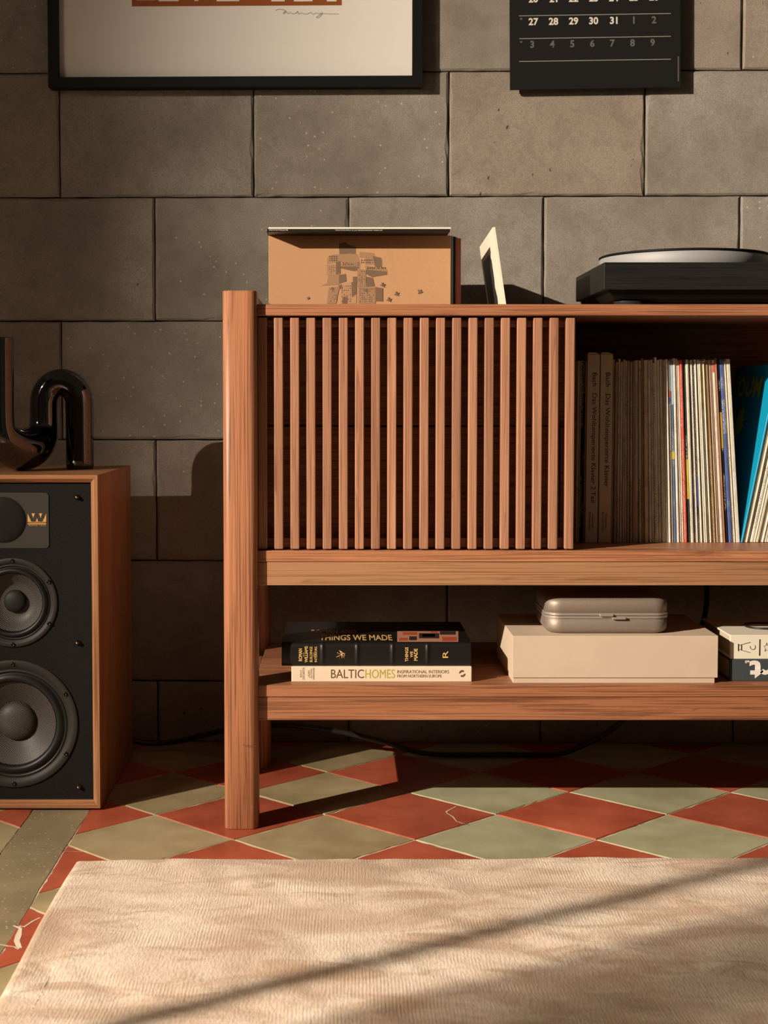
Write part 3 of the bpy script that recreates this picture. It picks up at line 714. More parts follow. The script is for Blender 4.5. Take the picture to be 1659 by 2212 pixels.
for yy in (44, 93):
    o = cp(1124, yy); letters('22' if yy < 50 else '23', o, cx_, cu_, None, 3.4 * ck, 'calendar_line', CA)
o = cp(1466.5, 175); letters('|||||||||||||||||||||||||', o, cu_, -cx_, 52 * ck, 2.6 * ck, 'calendar_line', CA, name='edge_print')

# ================================================================ ON THE SIDEBOARD
TZ = .8429
def sleeve(name, x0, x1, y0, y1, z0, z1, mat, label, cat='record', group=None, bev=.0004):
    o = box(name, (x0, y0, z0), (x1, y1, z1), mat, None, bev, 1); return tag(o, label, cat, group)
LY = 2.440; lpT = aY(777, 508.5, LY).z; lx0 = aY(580.3, 600, LY).x; lx1 = aY(973.5, 600, LY).x
KR = thing('record_sleeve', ((lx0 + lx1) / 2, LY, .656), 'brown cardboard record sleeve printed with a tower and birds', 'record', None)
box('jacket', (lx0, LY, .656), (lx1, LY + .006, lpT), 'kraft', KR, .0006)
def K(zx, zy): return aY(560 + zx * 550 / 1659, 470 + zy * 200 / 603, LY - .0002)
def kp(bm, pts, mat, dz=0.0): prism(bm, [K(*p) + Vector((0, dz, 0)) for p in pts], (0, .00015, 0), mat)
def quad(a, b): return [(a[0], a[1]), (b[0], a[1]), (b[0], b[1]), (a[0], b[1])]
bm = bmesh.new()
M0, M1, M2 = 0, 1, 2; kn_ = 0       # dark, mid, light
for pts, m_ in (([(519, 168), (562, 160), (575, 172), (630, 192), (628, 262), (600, 268), (598, 235), (522, 238)], M0),
                ([(480, 240), (640, 236), (660, 300), (655, 340), (535, 318), (540, 290), (440, 300), (445, 262)], M1),
                ([(650, 222), (750, 232), (752, 258), (800, 268), (803, 312), (690, 306), (688, 262), (655, 262)], M1),
                ([(740, 250), (795, 262), (800, 330), (755, 325)], M0),
                ([(690, 310), (832, 336), (832, 352), (694, 338)], M1), ([(694, 338), (832, 352), (834, 372), (735, 388), (692, 366)], M0),
                ([(532, 318), (650, 318), (650, 346), (612, 348), (532, 330)], M0),
                ([(500, 288), (530, 284), (530, 365), (500, 370)], M0), ([(430, 300), (500, 300), (500, 370), (432, 372)], M2),
                ([(520, 372), (565, 368), (568, 415), (520, 430)], M0), ([(452, 368), (520, 370), (520, 436), (404, 444), (440, 428)], M1),
                ([(610, 385), (640, 384), (640, 430), (610, 420)], M0), ([(640, 330), (694, 342), (694, 450), (640, 450)], M1), ([(694, 384), (740, 392), (752, 446), (700, 450)], M0),
                ([(528, 430), (634, 414), (634, 560), (530, 560)], M2), ([(600, 420), (634, 414), (634, 500), (604, 520)], M0),
                ([(644, 452), (756, 450), (758, 560), (646, 560)], M1), ([(756, 452), (806, 460), (806, 545), (758, 545)], M0), ([(454, 456), (524, 446), (500, 560), (440, 560)], M1),
                ([(545, 520), (575, 505), (575, 560), (540, 560)], M0)):
    kp(bm, pts, m_, -.00003 * kn_); kn_ += 1
rw = random.Random(5)
for (ax_, ay_), (bx_, by_), nx, ny in (((440, 306), (498, 366), 5, 5), ((540, 290), (652, 312), 9, 2), ((700, 318), (826, 340), 9, 1), ((534, 440), (600, 552), 5, 8), ((652, 460), (752, 552), 8, 7), ((646, 345), (690, 445), 3, 8), ((460, 460), (510, 552), 4, 7), ((450, 246), (510, 285), 4, 3), ((660, 270), (740, 300), 6, 2)):
    for i in range(nx):
        for j in range(ny):
            x = ax_ + (bx_ - ax_) * (i + .2) / nx; y = ay_ + (by_ - ay_) * (j + .2) / ny; w_ = (bx_ - ax_) / nx * .45; h = (by_ - ay_) / ny * .5
            kp(bm, quad((x, y), (x + w_, y + h)), M0 if rw.random() < .6 else M2, -.0008)
def bird(x, y, s, a):
    ca, sa = math.cos(a), math.sin(a); pts = [(-1, .15), (-.35, -.15), (-.55, -.8), (-.1, -.95), (.2, -.2), (.55, -.7), (.8, -.55), (.45, .05), (1.0, .35), (.3, .4), (-.3, .35)]
    b2 = bmesh.new(); kp(b2, [(x + s * (ca * p - sa * q), y + s * (sa * p + ca * q)) for p, q in pts], M0, -.0010); obj('printed_bird', b2, 'print_dark', KR)
for b_ in ((803, 442, 20, .3), (895, 500, 20, .1), (1047, 485, 20, -.4), (845, 538, 20, .2), (695, 478, 16, .6), (526, 450, 18, 1.0), (476, 465, 14, .2), (320, 526, 12, -.6)): bird(*b_)
obj('printed_collage', bm, ['print_dark', 'print_mid', 'print_light'], KR)
bin_group = None
for nm, y0, th, rx, ty, mat, lab in (('record_sleeve', 2.4465, .004, 978.5, 509.5, 'blue_grey_card', 'blue grey record sleeve right behind the brown cardboard one'),
                                     ('record_sleeve', 2.4510, .004, 984.5, 511, 'black_sleeve', 'black record sleeve in the top bin behind a blue grey one'),
                                     ('record_sleeve', 2.4555, .005, 989.5, 513, 'red_card', 'red record sleeve in the top bin behind a black one'),
                                     ('record_sleeve', 2.4610, .006, 995.5, 515, 'rust_card', 'dull rust pink record sleeve, rearmost in the top bin')):
    x1 = aY(rx, 600, y0).x; sleeve(nm, x1 - .314, x1, y0, y0 + th, .656, aY(777, ty, y0).z, mat, lab)
fy = 2.392; fz = lpT + .0002
bx0 = aY(575, 497, fy).x; bx1 = aY(972, 497, fy).x
BS = thing('record_sleeve', ((bx0 + bx1) / 2, fy + .157, fz), 'black gatefold record sleeve lying flat across the standing sleeves', 'record')
box('jacket', (bx0, fy, fz), (bx1, fy + .312, fz + .0050), 'black_sleeve', BS, .0010)
for t_, a, b_ in (('JOY DIVISION  UNKNOWN PLEASURES  FACT 10  A Factory Records Product', 724, 826), ('Side 2319 Warner Records Music', 581, 622)):
    x0 = aY(b_, 494, fy).x; x1 = aY(a, 494, fy).x; letters(t_, (x0, fy - .0001, fz + .0040), (-1, 0, 0), (0, 0, -1), x0 - x1, .0022, 'white_print', BS, lift=-.0003 + .0006)
cx0 = aY(580, 492, fy + .004).x; cx1 = aY(974.5, 492, fy + .004).x
sleeve('record_sleeve', cx0, cx1, fy + .002, fy + .312, fz + .0050, fz + .0082, 'cream_edge', 'cream record sleeve lying on top of the flat black gatefold')
# sleeve standing edge-on, leaning to the side
def divider_sleeve():
    T = aY(1064, 491, 2.357); D = Vector((.0066, .28, 0)).normalized(); U = (aY(1064, 491, 2.357) - aY(1087.5, 655, 2.357)); U.y = 0; U.normalize(); N = D.cross(U).normalized()
    if N.x < 0: N = -N
    h = (T.z - .656) / U.z; L = .298
    Bp = T - U * h
    o = thing('record_sleeve', Bp + D * L / 2, 'white bordered record sleeve with dark photo, leaning edge-on beside the turntable', 'record')
    bm = bmesh.new(); prism(bm, [Bp, Bp + D * L, Bp + D * L + U * h, T], N * .0042); obj('jacket', bm, 'white_board', o)
    def Q(a, b_): return Bp + D * L * a + U * h * b_ - N * .0003
    bm = bmesh.new(); edge = [(.34, .83), (.33, .76), (.36, .72), (.30, .66), (.33, .60), (.28, .55), (.31, .45), (.27, .40), (.30, .3)]
    prism(bm, [Q(a, b_) for a, b_ in [(.9, .30), (.9, .90), (.40, .90), (.33, .86)] + edge[1:]], N * .0002); obj('cover_photo', bm, 'photo_black', o)
    for t_, b_ in (('be', .58), ("J'ai", .52), ('you all', .46)):
        letters(t_, Q(.22, b_), -D, U, .045, .010, 'ink', o)
divider_sleeve()

# ---------------------------------------------------------------- turntable
TT = thing('turntable', (.655, 2.50, TZ), 'black ash turntable with a silver platter on the sideboard top', 'turntable')
ty0 = 2.358; tzt = aY(1305, 566.5, ty0).z; tzb = aY(1305, 625.6, ty0).z; tx0 = aY(1305, 600, ty0).x; tx1 = tx0 + .430; ty1 = 2.642
box('plinth', (tx0, ty0, tzb), (tx1, ty1, tzt), 'black_ash', TT, .0007)
bm = bmesh.new(); rings(bm, [[(tx0 + i, ty0 + i, z), (tx1 - i, ty0 + i, z), (tx1 - i, ty1 - i, z), (tx0 + i, ty1 - i, z)] for i, z in ((.006, tzb + .001), (.022, tzb - .014), (.034, tzb - .018))], True, True); obj('underside', bm, 'rubber', TT)
for fx in (tx0 + .049, tx1 - .056):
    for fy_ in (ty0 + .040, ty1 - .056):
        bm = bmesh.new(); hh = tzb - .018 - TZ; lathe(bm, (fx, fy_, TZ), (0, 0, 1), [(.0001, 0), (.026, 0), (.0285, .0012), (.0290, hh * .55), (.0255, hh * .75), (.024, hh + .001)], 40); obj('foot', bm, 'foot_metal', TT)
pc = Vector((aY(1297, 560, 2.512).x + .1465, 2.512, tzt)); pz = aY(1500, 541, 2.37).z - tzt
bm = bmesh.new(); lathe(bm, pc, (0, 0, 1), [(.10, -.0005), (.1450, -.0005), (.1462, .001), (.1462, pz - .0012), (.1452, pz), (.0001, pz)], 128); pl = obj('platter', bm, 'alu', TT)
bm = bmesh.new(); lathe(bm, pc + Vector((0, 0, pz)), (0, 0, 1), [(.1440, -.0002), (.1470, .0008), (.1474, .0030), (.1450, .0044), (.0001, .0036)], 128); obj('mat', bm, 'rubber', pl)
bm = bmesh.new(); lathe(bm, pc + Vector((0, 0, pz)), (0, 0, 1), [(.0036, 0), (.0036, .010), (.002, .012), (.0001, .012)], 20); obj('spindle', bm, 'alu', pl)
# arm to the right of the platter, out of the frame
bm = bmesh.new(); ab = Vector((tx1 - .05, ty1 - .06, tzt)); lathe(bm, ab, (0, 0, 1), [(.026, -.0005), (.026, .012), (.016, .014), (.012, .030), (.0001, .030)], 32); arm = obj('arm_base', bm, 'foot_metal', TT)
bm = bmesh.new(); tube(bm, [ab + Vector((.004, .05, .030)), ab + Vector((0, 0, .030)), ab + Vector((-.012, -.14, .032)), ab + Vector((-.045, -.19, .030))], .0045, 10); obj('tonearm', bm, 'alu', arm)

# ================================================================ RECORDS IN THE OPEN SHELF
RY, RZ = 2.410, .4486
RT = aY(1420, 780, RY).z
def rec(xt0, xt1, xb0, mat, label, group=None, top=None, bands=(), name='record_sleeve', y0=None, dep=.312, hfac=None):
    """a record sleeve: top-left / top-right / bottom-left pixel of its spine"""
    y0 = RY + R.uniform(0, .006) if y0 is None else y0
    X0 = aY(xb0, 1172, RY).x; XT = aY(xt0, 780, RY).x; th = aY(xt1, 780, RY).x - XT
    h = ((RT if top is None else aY(1420, top, RY).z) - RZ)
    ang = math.atan2(XT - X0, h); th = max(th * math.cos(ang), .0016) * .985
    org = Vector((X0, y0, RZ + (0.0 if ang <= 0 else th * math.sin(ang))))
    r_ = min(.0012, th * .42); prof = [(0, r_), (r_ * .3, r_ * .3), (r_, 0), (th - r_, 0), (th - r_ * .3, r_ * .3), (th, r_), (th, dep), (0, dep)]
    bm = bmesh.new(); prism(bm, [(x, y, 0) for x, y in prof], (0, 0, h / math.cos(ang)))
    bmesh.ops.recalc_face_normals(bm, faces=bm.faces)
    me = bpy.data.meshes.new(name); bm.to_mesh(me); bm.free(); me.materials.append(MATS[mat])
    o = bpy.data.objects.new(name, me); COL.objects.link(o); o.location = org; o.rotation_euler = (0, ang, 0)
    tag(o, label, 'record', group)
    for k, (t0, t1, bm_) in enumerate(bands):
        bb = bmesh.new(); bx(bb, (.0001, -.0002, t0 * h), (th - .0001, .0003, t1 * h), 0)
        mb = bpy.data.meshes.new('spine_band'); bb.to_mesh(mb); bb.free(); mb.materials.append(MATS[bm_]); q = bpy.data.objects.new('spine_band', mb); COL.objects.link(q); q.parent = o
    return o
CR = [spine('spine_cream_%d' % i, c, amt=a) for i, (c, a) in enumerate((((.66, .60, .47), .35), ((.70, .65, .54), .25), ((.62, .57, .43), .45), ((.68, .64, .56), .3)))]
TN = [spine('spine_tan_%d' % i, c, amt=a) for i, (c, a) in enumerate((((.66, .59, .46), .6), ((.60, .50, .35), .5), ((.69, .63, .53), .5), ((.42, .29, .17), .5), ((.63, .53, .37), .7)))]
for nm, c, ik in (('spine_black', (.016, .014, .013), (.6, .55, .45)), ('spine_charcoal', (.045, .052, .055), (.65, .62, .55)), ('spine_red', (.58, .085, .055), (.5, .3, .25)), ('spine_purple', (.16, .13, .27), (.62, .58, .55)), ('spine_yellow', (.66, .50, .05), (.4, .28, .05)),
                  ('spine_brown', (.27, .15, .06), (.5, .4, .25)), ('spine_blue', (.085, .13, .36), (.6, .6, .6)), ('spine_sky', (.36, .48, .56), (.1, .15, .25)), ('spine_mustard', (.45, .30, .05), (.2, .1, .02)), ('spine_rust', (.33, .16, .09), (.1, .05, .03)), ('spine_midblue', (.10, .15, .26), (.45, .45, .4))): spine(nm, c, ik, .7)
def bot(x):           # where a sleeve whose top is at x stands on the shelf
    return 1320 + (x - 1325) * 280 / 252.0
ORD = ['first', 'second', 'third', 'fourth', 'fifth', 'sixth', 'seventh', 'eighth', 'ninth', 'tenth', 'eleventh', 'twelfth', 'thirteenth', 'fourteenth', 'fifteenth', 'sixteenth', 'seventeenth', 'eighteenth', 'nineteenth', 'twentieth']
TANL, TANG = 'thin tan record sleeve in the upright run beside the two boxed sets', 'tan record sleeves beside the boxed sets'
CRL, CRG = 'thin cream record sleeve in the leaning run of bright spines', 'cream record sleeves in the leaning run'
# left of the boxed sets
GL = 'narrow brown record sleeve from the sliding door, left of the boxed sets'.replace(', left of', ' towards')
for gi_, (x0, x1, m_, lab, tp) in enumerate(((1236, 1240, 'spine_tan_1', GL, 779), (1240.5, 1245.5, 'spine_tan_0', GL, 780), (1246, 1249.3, 'spine_rust', GL, 780), (1249.6, 1254.5, 'spine_tan_4', GL, 779), (1254.8, 1257, 'spine_tan_1', GL, 780))):
    rec(x0, x1, x0 - 5.5, m_, GL.replace('narrow', ORD[gi_] + ' narrow') , 'brown sleeves between door and boxed sets', tp)
rec(1257.3, 1262.5, 1251, 'spine_black', 'black record sleeve standing left of the boxed sets', None, 777); rec(1262.8, 1266.3, 1256.5, 'spine_black', 'second black record sleeve, touching the tan sleeve by the boxed sets', None, 780)
rec(1266.6, 1268.8, 1260.5, 'spine_tan_1', 'sliver of a tan record sleeve touching the first boxed set', None, 782)
# two boxed sets
def boxset(xt0, xt1, xb0, xb1, label, big, small1, small2, zt_px):
    y0 = RY - .004; X0 = aY(xb0, 1172, y0).x; X1 = aY(xb1, 1172, y0).x; T0 = aY(xt0, zt_px, y0); ang = math.atan2(T0.x - X0, T0.z - RZ); h = T0.z - RZ; th = X1 - X0 - .0006
    o = thing('record_box', (X0, y0, RZ), label, 'record box'); o.rotation_euler = (0, ang, 0)
    def loc(bm, nm, mat):
        bmesh.ops.recalc_face_normals(bm, faces=bm.faces); me = bpy.data.meshes.new(nm); bm.to_mesh(me); bm.free(); me.materials.append(MATS[mat]); q = bpy.data.objects.new(nm, me); COL.objects.link(q); q.parent = o; return q
    loc(bx(bmesh.new(), (0, 0, .0), (th, .318, h), .0010), 'case', 'box_set_board')
    bm = bmesh.new(); prism(bm, [(.0012, .001, h + .0001), (.0012, .001, h + .0028), (th * .55, .001, h + .0030), (th - .001, .001, h + .0006), (th - .001, .001, h + .0001)], (0, .31, 0)); loc(bm, 'lid_flap', 'box_set_board')
    def lt(t_, topf, botf, xc, hx, mat='ink', bold=0.0):
        L = (botf - topf) * h; q = letters(t_, (th * xc, -.0001, h * (1 - topf)), (0, 0, -1), (1, 0, 0), L, th * hx, mat, None, bold=bold, lift=.0003); q.parent = o
    lt(big, *[.098, .703 if 'Teil' not in big else .785], .30 if True else 0, .50)
    lt(small1, .845, .925, .52, .16); lt(small2, .835, .935, .26, .16)
boxset(1269.7, 1296.2, 1264, 1291, 'tan boxed record set marked second part, beside black sleeves', 'Bach · Das Wohltemperierte Klavier 2.Teil', 'Eurodisc-Melodia', '80 629 XGK STEREO', 765)
boxset(1298, 1325, 1292.7, 1320, 'tan boxed record set without second part mark, beside tan sleeves', 'Bach · Das Wohltemperierte Klavier', 'Melodia-Eurodisc', '80 651 XGK STEREO', 765)
tans = [(1326, 1329.5, 0, 776), (1330, 1336, 3, 782), (1337, 1342, 0, 775), (1342.5, 1347.3, 2, 782), (1347.6, 1352, 4, 777), (1352.3, 1357, 0, 779), (1357.2, 1362, 1, 779), (1362.3, 1366.6, 4, 781), (1366.9, 1370.3, 3, 781), (1370.6, 1373.6, 1, 779), (1373.8, 1380, 2, 778), (1380.4, 1385.6, 0, 779),
        (1385.9, 1390.6, 'spine_mustard', 774), (1391, 1399.2, 0, 778), (1399.8, 1405, 2, 778), (1405.2, 1411, 2, 777), (1411.3, 1414, 0, 784), (1414, 1419, 2, 772), (1419.2, 1425, 0, 778)]
tn_ = 0
for x0, x1, m_, tp in tans:
    if m_ == 'spine_mustard': rec(x0, x1, bot(x0), m_, 'mustard record sleeve in the upright run of tan ones', None, tp)
    else:
        rec(x0, x1, bot(x0), 'spine_tan_%d' % m_, '%s record sleeve, %s tan spine counted from the boxed sets' % (('tan', 'brown', 'pale tan', 'dark brown', 'ochre tan')[m_], ORD[tn_]), TANG, tp); tn_ += 1
lit = [(1425.2, 1429.5, 0, 776), (1429.7, 1434, 2, 777), (1434.2, 1438, 1, 778), (1438.2, 1442.2, 3, 776),
       (1442.5, 1447.8, 'c1', 779), (1448.3, 1454.2, 'sky', 779), (1454.6, 1459.5, 1, 774), (1459.6, 1464.5, 3, 775), (1464.8, 1468.6, 0, 778), (1468.9, 1474.2, 'red', 778), (1475, 1481.2, 'charcoal', 780), (1481.6, 1487.4, 2, 777),
       (1488, 1492, 'purple', 781), (1492.2, 1495.6, 0, 778), (1495.8, 1500.2, 'black', 781), (1500.5, 1503.4, 1, 777), (1503.6, 1506.2, 2, 780), (1506.4, 1509.6, 0, 777), (1509.8, 1512.8, 3, 779), (1513, 1517.4, 'yellow', 779), (1518.2, 1521.4, 1, 780), (1521.6, 1525, 0, 776), (1525.4, 1530, 'brown', 778), (1530.2, 1535.2, 2, 778),
       (1535.6, 1539, 'redline', 779), (1539.2, 1545, 'c2', 778), (1545.2, 1548.2, 'brown2', 774), (1548.5, 1554.8, 'black2', 780), (1555.2, 1562.4, 'blue', 777), (1562.8, 1565, 1, 780), (1565.2, 1567.6, 0, 780), (1568.6, 1577.4, 1, 776)]
cn_ = 0
for x0, x1, m_, tp in lit:
    b_ = bot(x0)
    if isinstance(m_, int) and x0 < 1568:
        rec(x0, x1, b_, 'spine_cream_%d' % m_, 'thin cream record sleeve, %s cream spine counted from the tan run' % ORD[cn_], CRG, tp); cn_ += 1
    elif isinstance(m_, int): rec(x0, x1, b_, 'spine_cream_1', 'thick cream record sleeve at the end of the leaning run', None, tp)
    elif m_ == 'c1': rec(x0, x1, b_, 'spine_cream_0', 'cream record sleeve with a red and blue mark on its spine', None, tp, [(.80, .835, 'spine_red'), (.765, .798, 'spine_blue')])
    elif m_ == 'sky': rec(x0, x1, b_, 'spine_midblue', 'light and dark blue record sleeve among cream ones', None, tp, [(.76, .985, 'spine_sky'), (.46, .50, 'spine_yellow')])
    elif m_ == 'red': rec(x0, x1, b_, 'spine_red', 'bright red record sleeve in the leaning run', None, tp)
    elif m_ == 'charcoal': rec(x0, x1, b_, 'spine_charcoal', 'charcoal record sleeve right next to the bright red one', None, tp, [(.24, .46, 'spine_yellow')])
    elif m_ == 'purple': rec(x0, x1, b_, 'spine_purple', 'purple record sleeve among cream ones', None, tp)
    elif m_ == 'black': rec(x0, x1, b_, 'spine_charcoal', 'dark record sleeve with a blue foot, near the purple one', None, tp, [(.20, .36, 'spine_blue')])
    elif m_ == 'yellow': rec(x0, x1, b_, 'spine_cream_0', 'record sleeve with a yellow upper spine', None, tp, [(.735, .99, 'spine_yellow')])
    elif m_ == 'brown': rec(x0, x1, b_, 'spine_brown', 'ochre brown record sleeve in the leaning run', None, tp)
    elif m_ == 'redline': rec(x0, x1, b_, 'spine_rust', 'thin rust red record sleeve beside a red tipped cream one', None, tp)
    elif m_ == 'c2': rec(x0, x1, b_, 'spine_cream_3', 'cream record sleeve with a red tip on its spine', None, tp, [(.935, .985, 'spine_red')])
    elif m_ == 'brown2': rec(x0, x1, b_, 'spine_rust', 'narrow brown record sleeve beside the broad black one', None, tp)
    elif m_ == 'black2': rec(x0, x1, b_, 'spine_black', 'broad black record sleeve beside the royal blue one', None, tp, [(.52, .72, 'spine_mustard')])
    elif m_ == 'blue': rec(x0, x1, b_, 'spine_blue', 'royal blue record sleeve near the end of the leaning run', None, tp)
# right-hand run leaning the other way, the blue sleeve first
def lean_rec(xb, th_px, ang, mat, label, group=None, hh=.309, y0=RY):
    X0 = aY(xb, 1172, RY).x; th = th_px * RY / F; a = math.radians(ang)
    bm = bmesh.new(); r_ = min(.0010, th * .4)
    prism(bm, [(0, r_, 0), (r_, 0, 0), (th - r_, 0, 0), (th, r_, 0), (th, .312, 0), (0, .312, 0)], (0, 0, hh)); bmesh.ops.recalc_face_normals(bm, faces=bm.faces)
    me = bpy.data.meshes.new('record_sleeve'); bm.to_mesh(me); bm.free(); me.materials.append(MATS[mat]); o = bpy.data.objects.new('record_sleeve', me); COL.objects.link(o)
    o.location = (X0, y0, RZ + th * math.sin(a)); o.rotation_euler = (0, a, 0); return tag(o, label, 'record', group)
bl = lean_rec(1601, 4.2, 11.0, 'blue_sleeve', 'bright blue record sleeve with yellow marks, leaning in the open shelf')
def on_blue(pts, nm):
    bm = bmesh.new(); prism(bm, [(-.0004, y, z) for y, z in pts], (.0003, 0, 0)); bmesh.ops.recalc_face_normals(bm, faces=bm.faces); me = bpy.data.meshes.new(nm); bm.to_mesh(me); bm.free(); me.materials.append(MATS['yellow_print']); q = bpy.data.objects.new(nm, me); COL.objects.link(q); q.parent = bl
for k, ch in enumerate('IOUM'):
    q = letters(ch, (-.0001, .262 - k * .050, .252 - (ch == 'I') * .0), (0, -1, 0), (0, 0, 1), .042 if ch != 'I' else .014, .036, 'yellow_print', None, bold=.03, lift=.0004); q.parent = bl
on_blue([(.160 + (.030 if k % 2 else .019) * math.cos(k * math.pi / 14), .205 + (.030 if k % 2 else .020) * math.sin(k * math.pi / 14)) for k in range(28)], 'flower_print')
xx = 1605.8; a = 11.1
for k in range(13):
    t_ = R.uniform(3.6, 6.4); lean_rec(xx, t_, a, 'spine_cream_%d' % R.randrange(4) if k % 5 != 3 else 'spine_tan_2', 'pale leaning record sleeve, %s one counted from the bright blue sleeve' % ORD[k], 'pale sleeves in the run against the blue one', .309 + R.uniform(-.002, .002), RY + R.uniform(0, .006)); xx += t_ / math.cos(math.radians(a)) + .5; a += .12

# ================================================================ LOWER SHELF
LZ = .2310
# cream paperback
by = 2.302; q0 = aY(629.5, 1473, by); q1 = aY(1019, 1473, by)
zt1 = aY(800, 1440, by).z
CB = thing('book', ((q0.x + q1.x) / 2, by + .11, LZ), 'cream paperback book lying under the black one on the lower shelf', 'book')
box('cover', (q0.x, by, LZ), (q1.x, by + .218, zt1), 'book_cream', CB, .0012)
def on(px, py, y): return aY(px, py, y)
def line(t_, x0, x1, y0, y1, Y, mat, par, bold=0.0, up=None):
    o = aY(x0, y1, Y); letters(t_, o, (1, 0, 0), (0, 0, 1), aY(x1, y1, Y).x - o.x, aY(x0, y0, Y).z - o.z, mat, par, bold=bold)
def vline(t_, x0, x1, ytop, ybot, Y, mat, par, bold=0.0):           # reads upward
    o = aY(x1, ybot, Y); letters(t_, o, (0, 0, 1), (-1, 0, 0), aY(x1, ytop, Y).z - o.z, o.x - aY(x0, ybot, Y).x, mat, par, bold=bold)
line('BALTIC', 715, 786, 1446, 1465, by, 'type_brown', CB, 0); line('HOMES', 789, 853, 1446, 1465, by, 'type_olive', CB, 0)
line('INSPIRATIONAL INTERIORS', 858, 970, 1447.5, 1454.5, by, 'type_brown', CB, 0); line('FROM NORTHERN EUROPE', 858, 954, 1457, 1463.5, by, 'type_brown', CB, 0)
for t_, x0, x1, a, b_ in (('SOLVI', 648, 652, 1448, 1463), ('DOS SANTOS', 653.5, 658, 1442, 1468), ('LAURA', 665, 669, 1448, 1463), ('GUTMAN-', 670.5, 674, 1444, 1465), ('HANHIVAARA', 675.5, 679.5, 1442, 1468)): vline(t_, x0, x1, a, b_, by, 'type_brown', CB)
bm = bmesh.new()
for s in (0, math.pi):
    pts = [(998.5 + 7 * math.cos(s + k * .22), 1455 + 7.5 * math.sin(s + k * .22)) for k in range(11)] + [(998.5 + 3.4 * math.cos(s + k * .22 + .3), 1455 + 3.6 * math.sin(s + k * .22 + .3)) for k in range(9, -1, -1)]
    prism(bm, [aY(x, y, by - .0003) for x, y in pts], (0, .0003, 0))
obj('emblem', bm, 'type_brown', CB)
# black spine-banded book
ky = 2.305; k0 = aY(608.5, 1437, ky); k1 = aY(1018.5, 1437, ky); kzt = aY(800, 1388.5, ky).z; kzb = zt1
BB = thing('book', ((k0.x + k1.x) / 2, ky + .11, kzb), 'thick black book with gilt spine lying on the cream paperback', 'book')
bands = [aY(x, 1410, ky).x for x in (697, 772, 848, 924)]
def bookspine():
    bm = bmesh.new(); xs = []
    x = k0.x
    N_ = 164; lp_ = []
    for i in range(N_ + 1):
        x = k0.x + (k1.x - k0.x) * i / N_
        bulge = max([0] + [math.exp(-((x - b) / .0022) ** 2) for b in bands]) * .0022
        prof = []
        for t in range(9):
            a = -math.pi / 2 + math.pi * t / 8; zz = (kzb + kzt) / 2 + (kzt - kzb) / 2 * math.sin(a) * .998
            prof.append((x, ky + .0055 - (.0055 + bulge) * math.cos(a) ** .6, zz))
        prof.append((x, ky + .016, kzt)); prof.append((x, ky + .016, kzb)); lp_.append(prof)
    rings(bm, lp_, True, True, True, smooth=True); return bm
obj('spine', bookspine(), 'book_black', BB)
box('cover_board', (k0.x, ky + .008, kzt - .003), (k1.x, ky + .222, kzt + .0002), 'book_black', BB, .0008)
box('cover_board', (k0.x, ky + .008, kzb), (k1.x, ky + .222, kzb + .003), 'book_black', BB, .0008)
box('page_block', (k0.x + .004, ky + .010, kzb + .003), (k1.x - .004, ky + .217, kzt - .003), 'pages', BB, 0)
kk = ky - .0003
for t_, x0, x1, a, b_, bd in (('ROMAN', 645, 653, 1401, 1428, .02), ('AND', 655, 657, 1409, 1419, .0), ('WILLIAMS', 658, 665, 1396, 1431, .02), ('BUILDINGS', 669, 675, 1397, 1430, .01), ('AND', 677, 679, 1409, 1419, 0), ('INTERIORS', 679.5, 685, 1397, 1430, .01), ('THINGS', 875, 882, 1398, 1429, .02), ('WE', 886, 892, 1407, 1420, .02), ('MADE', 894, 902, 1401, 1427, .02)):
    vline(t_, x0, x1, a, b_, kk, 'book_gold', BB, bd)
o = aY(968, 1421, kk); letters('R', o, (0, 0, 1), (-1, 0, 0), .0115, .009, 'book_gold', BB, name='monogram')
bm = bmesh.new()
def ln(pts, r=.00035): tube(bm, [aY(540 + x * .3134, 1240 + y * .3134, kk) for x, y in pts], r, 5)
ln([(615, 525), (655, 585)]); ln([(595, 573), (660, 545)]); ln([(622, 590), (600, 540), (655, 572)]); ln([(625, 530), (658, 560), (635, 580), (625, 530)]); ln([(636, 545), (652, 545), (652, 565), (636, 565), (636, 545)])
obj('star_emblem', bm, 'book_gold', BB)
# front cover print: gold capitals and a colour photograph
def top(px, py): return aZ(px, py, kzt + .0006)
ct_ = [('W', 665, 700, 1364, 1374), ('E', 712, 734, 1370, 1380), ('M', 722, 748, 1362, 1376), ('A', 738, 745, 1380, 1385), ('D', 758, 772, 1364, 1384), ('E', 795, 815, 1368, 1384), ('I', 818, 830, 1366, 1384), ('M', 822, 842, 1364, 1374)]
bm = bmesh.new()
def tp(x0, x1, y0, y1, m_=0): prism(bm, [top(x0, y1), top(x1, y1), top(x1, y0), top(x0, y0)], (0, 0, -.0002), m_)
zt_row = aZ(800, 1386, kzt).y
for word, yb_, ht in (('THINGS WE MADE', 1384, 1372), ('ROMAN AND', 1369, 1361)):
    o = aZ(690 if ht == 1372 else 672, yb_, kzt); e = aZ(848 if ht == 1372 else 770, yb_, kzt); up = aZ(690, ht, kzt).y - o.y
    letters(word, (o.x, o.y, kzt + .0003), (1, 0, 0), (0, 1, 0), e.x - o.x, up, 'book_gold', BB, bold=.015)
tp(858, 990, 1362, 1386, 0)
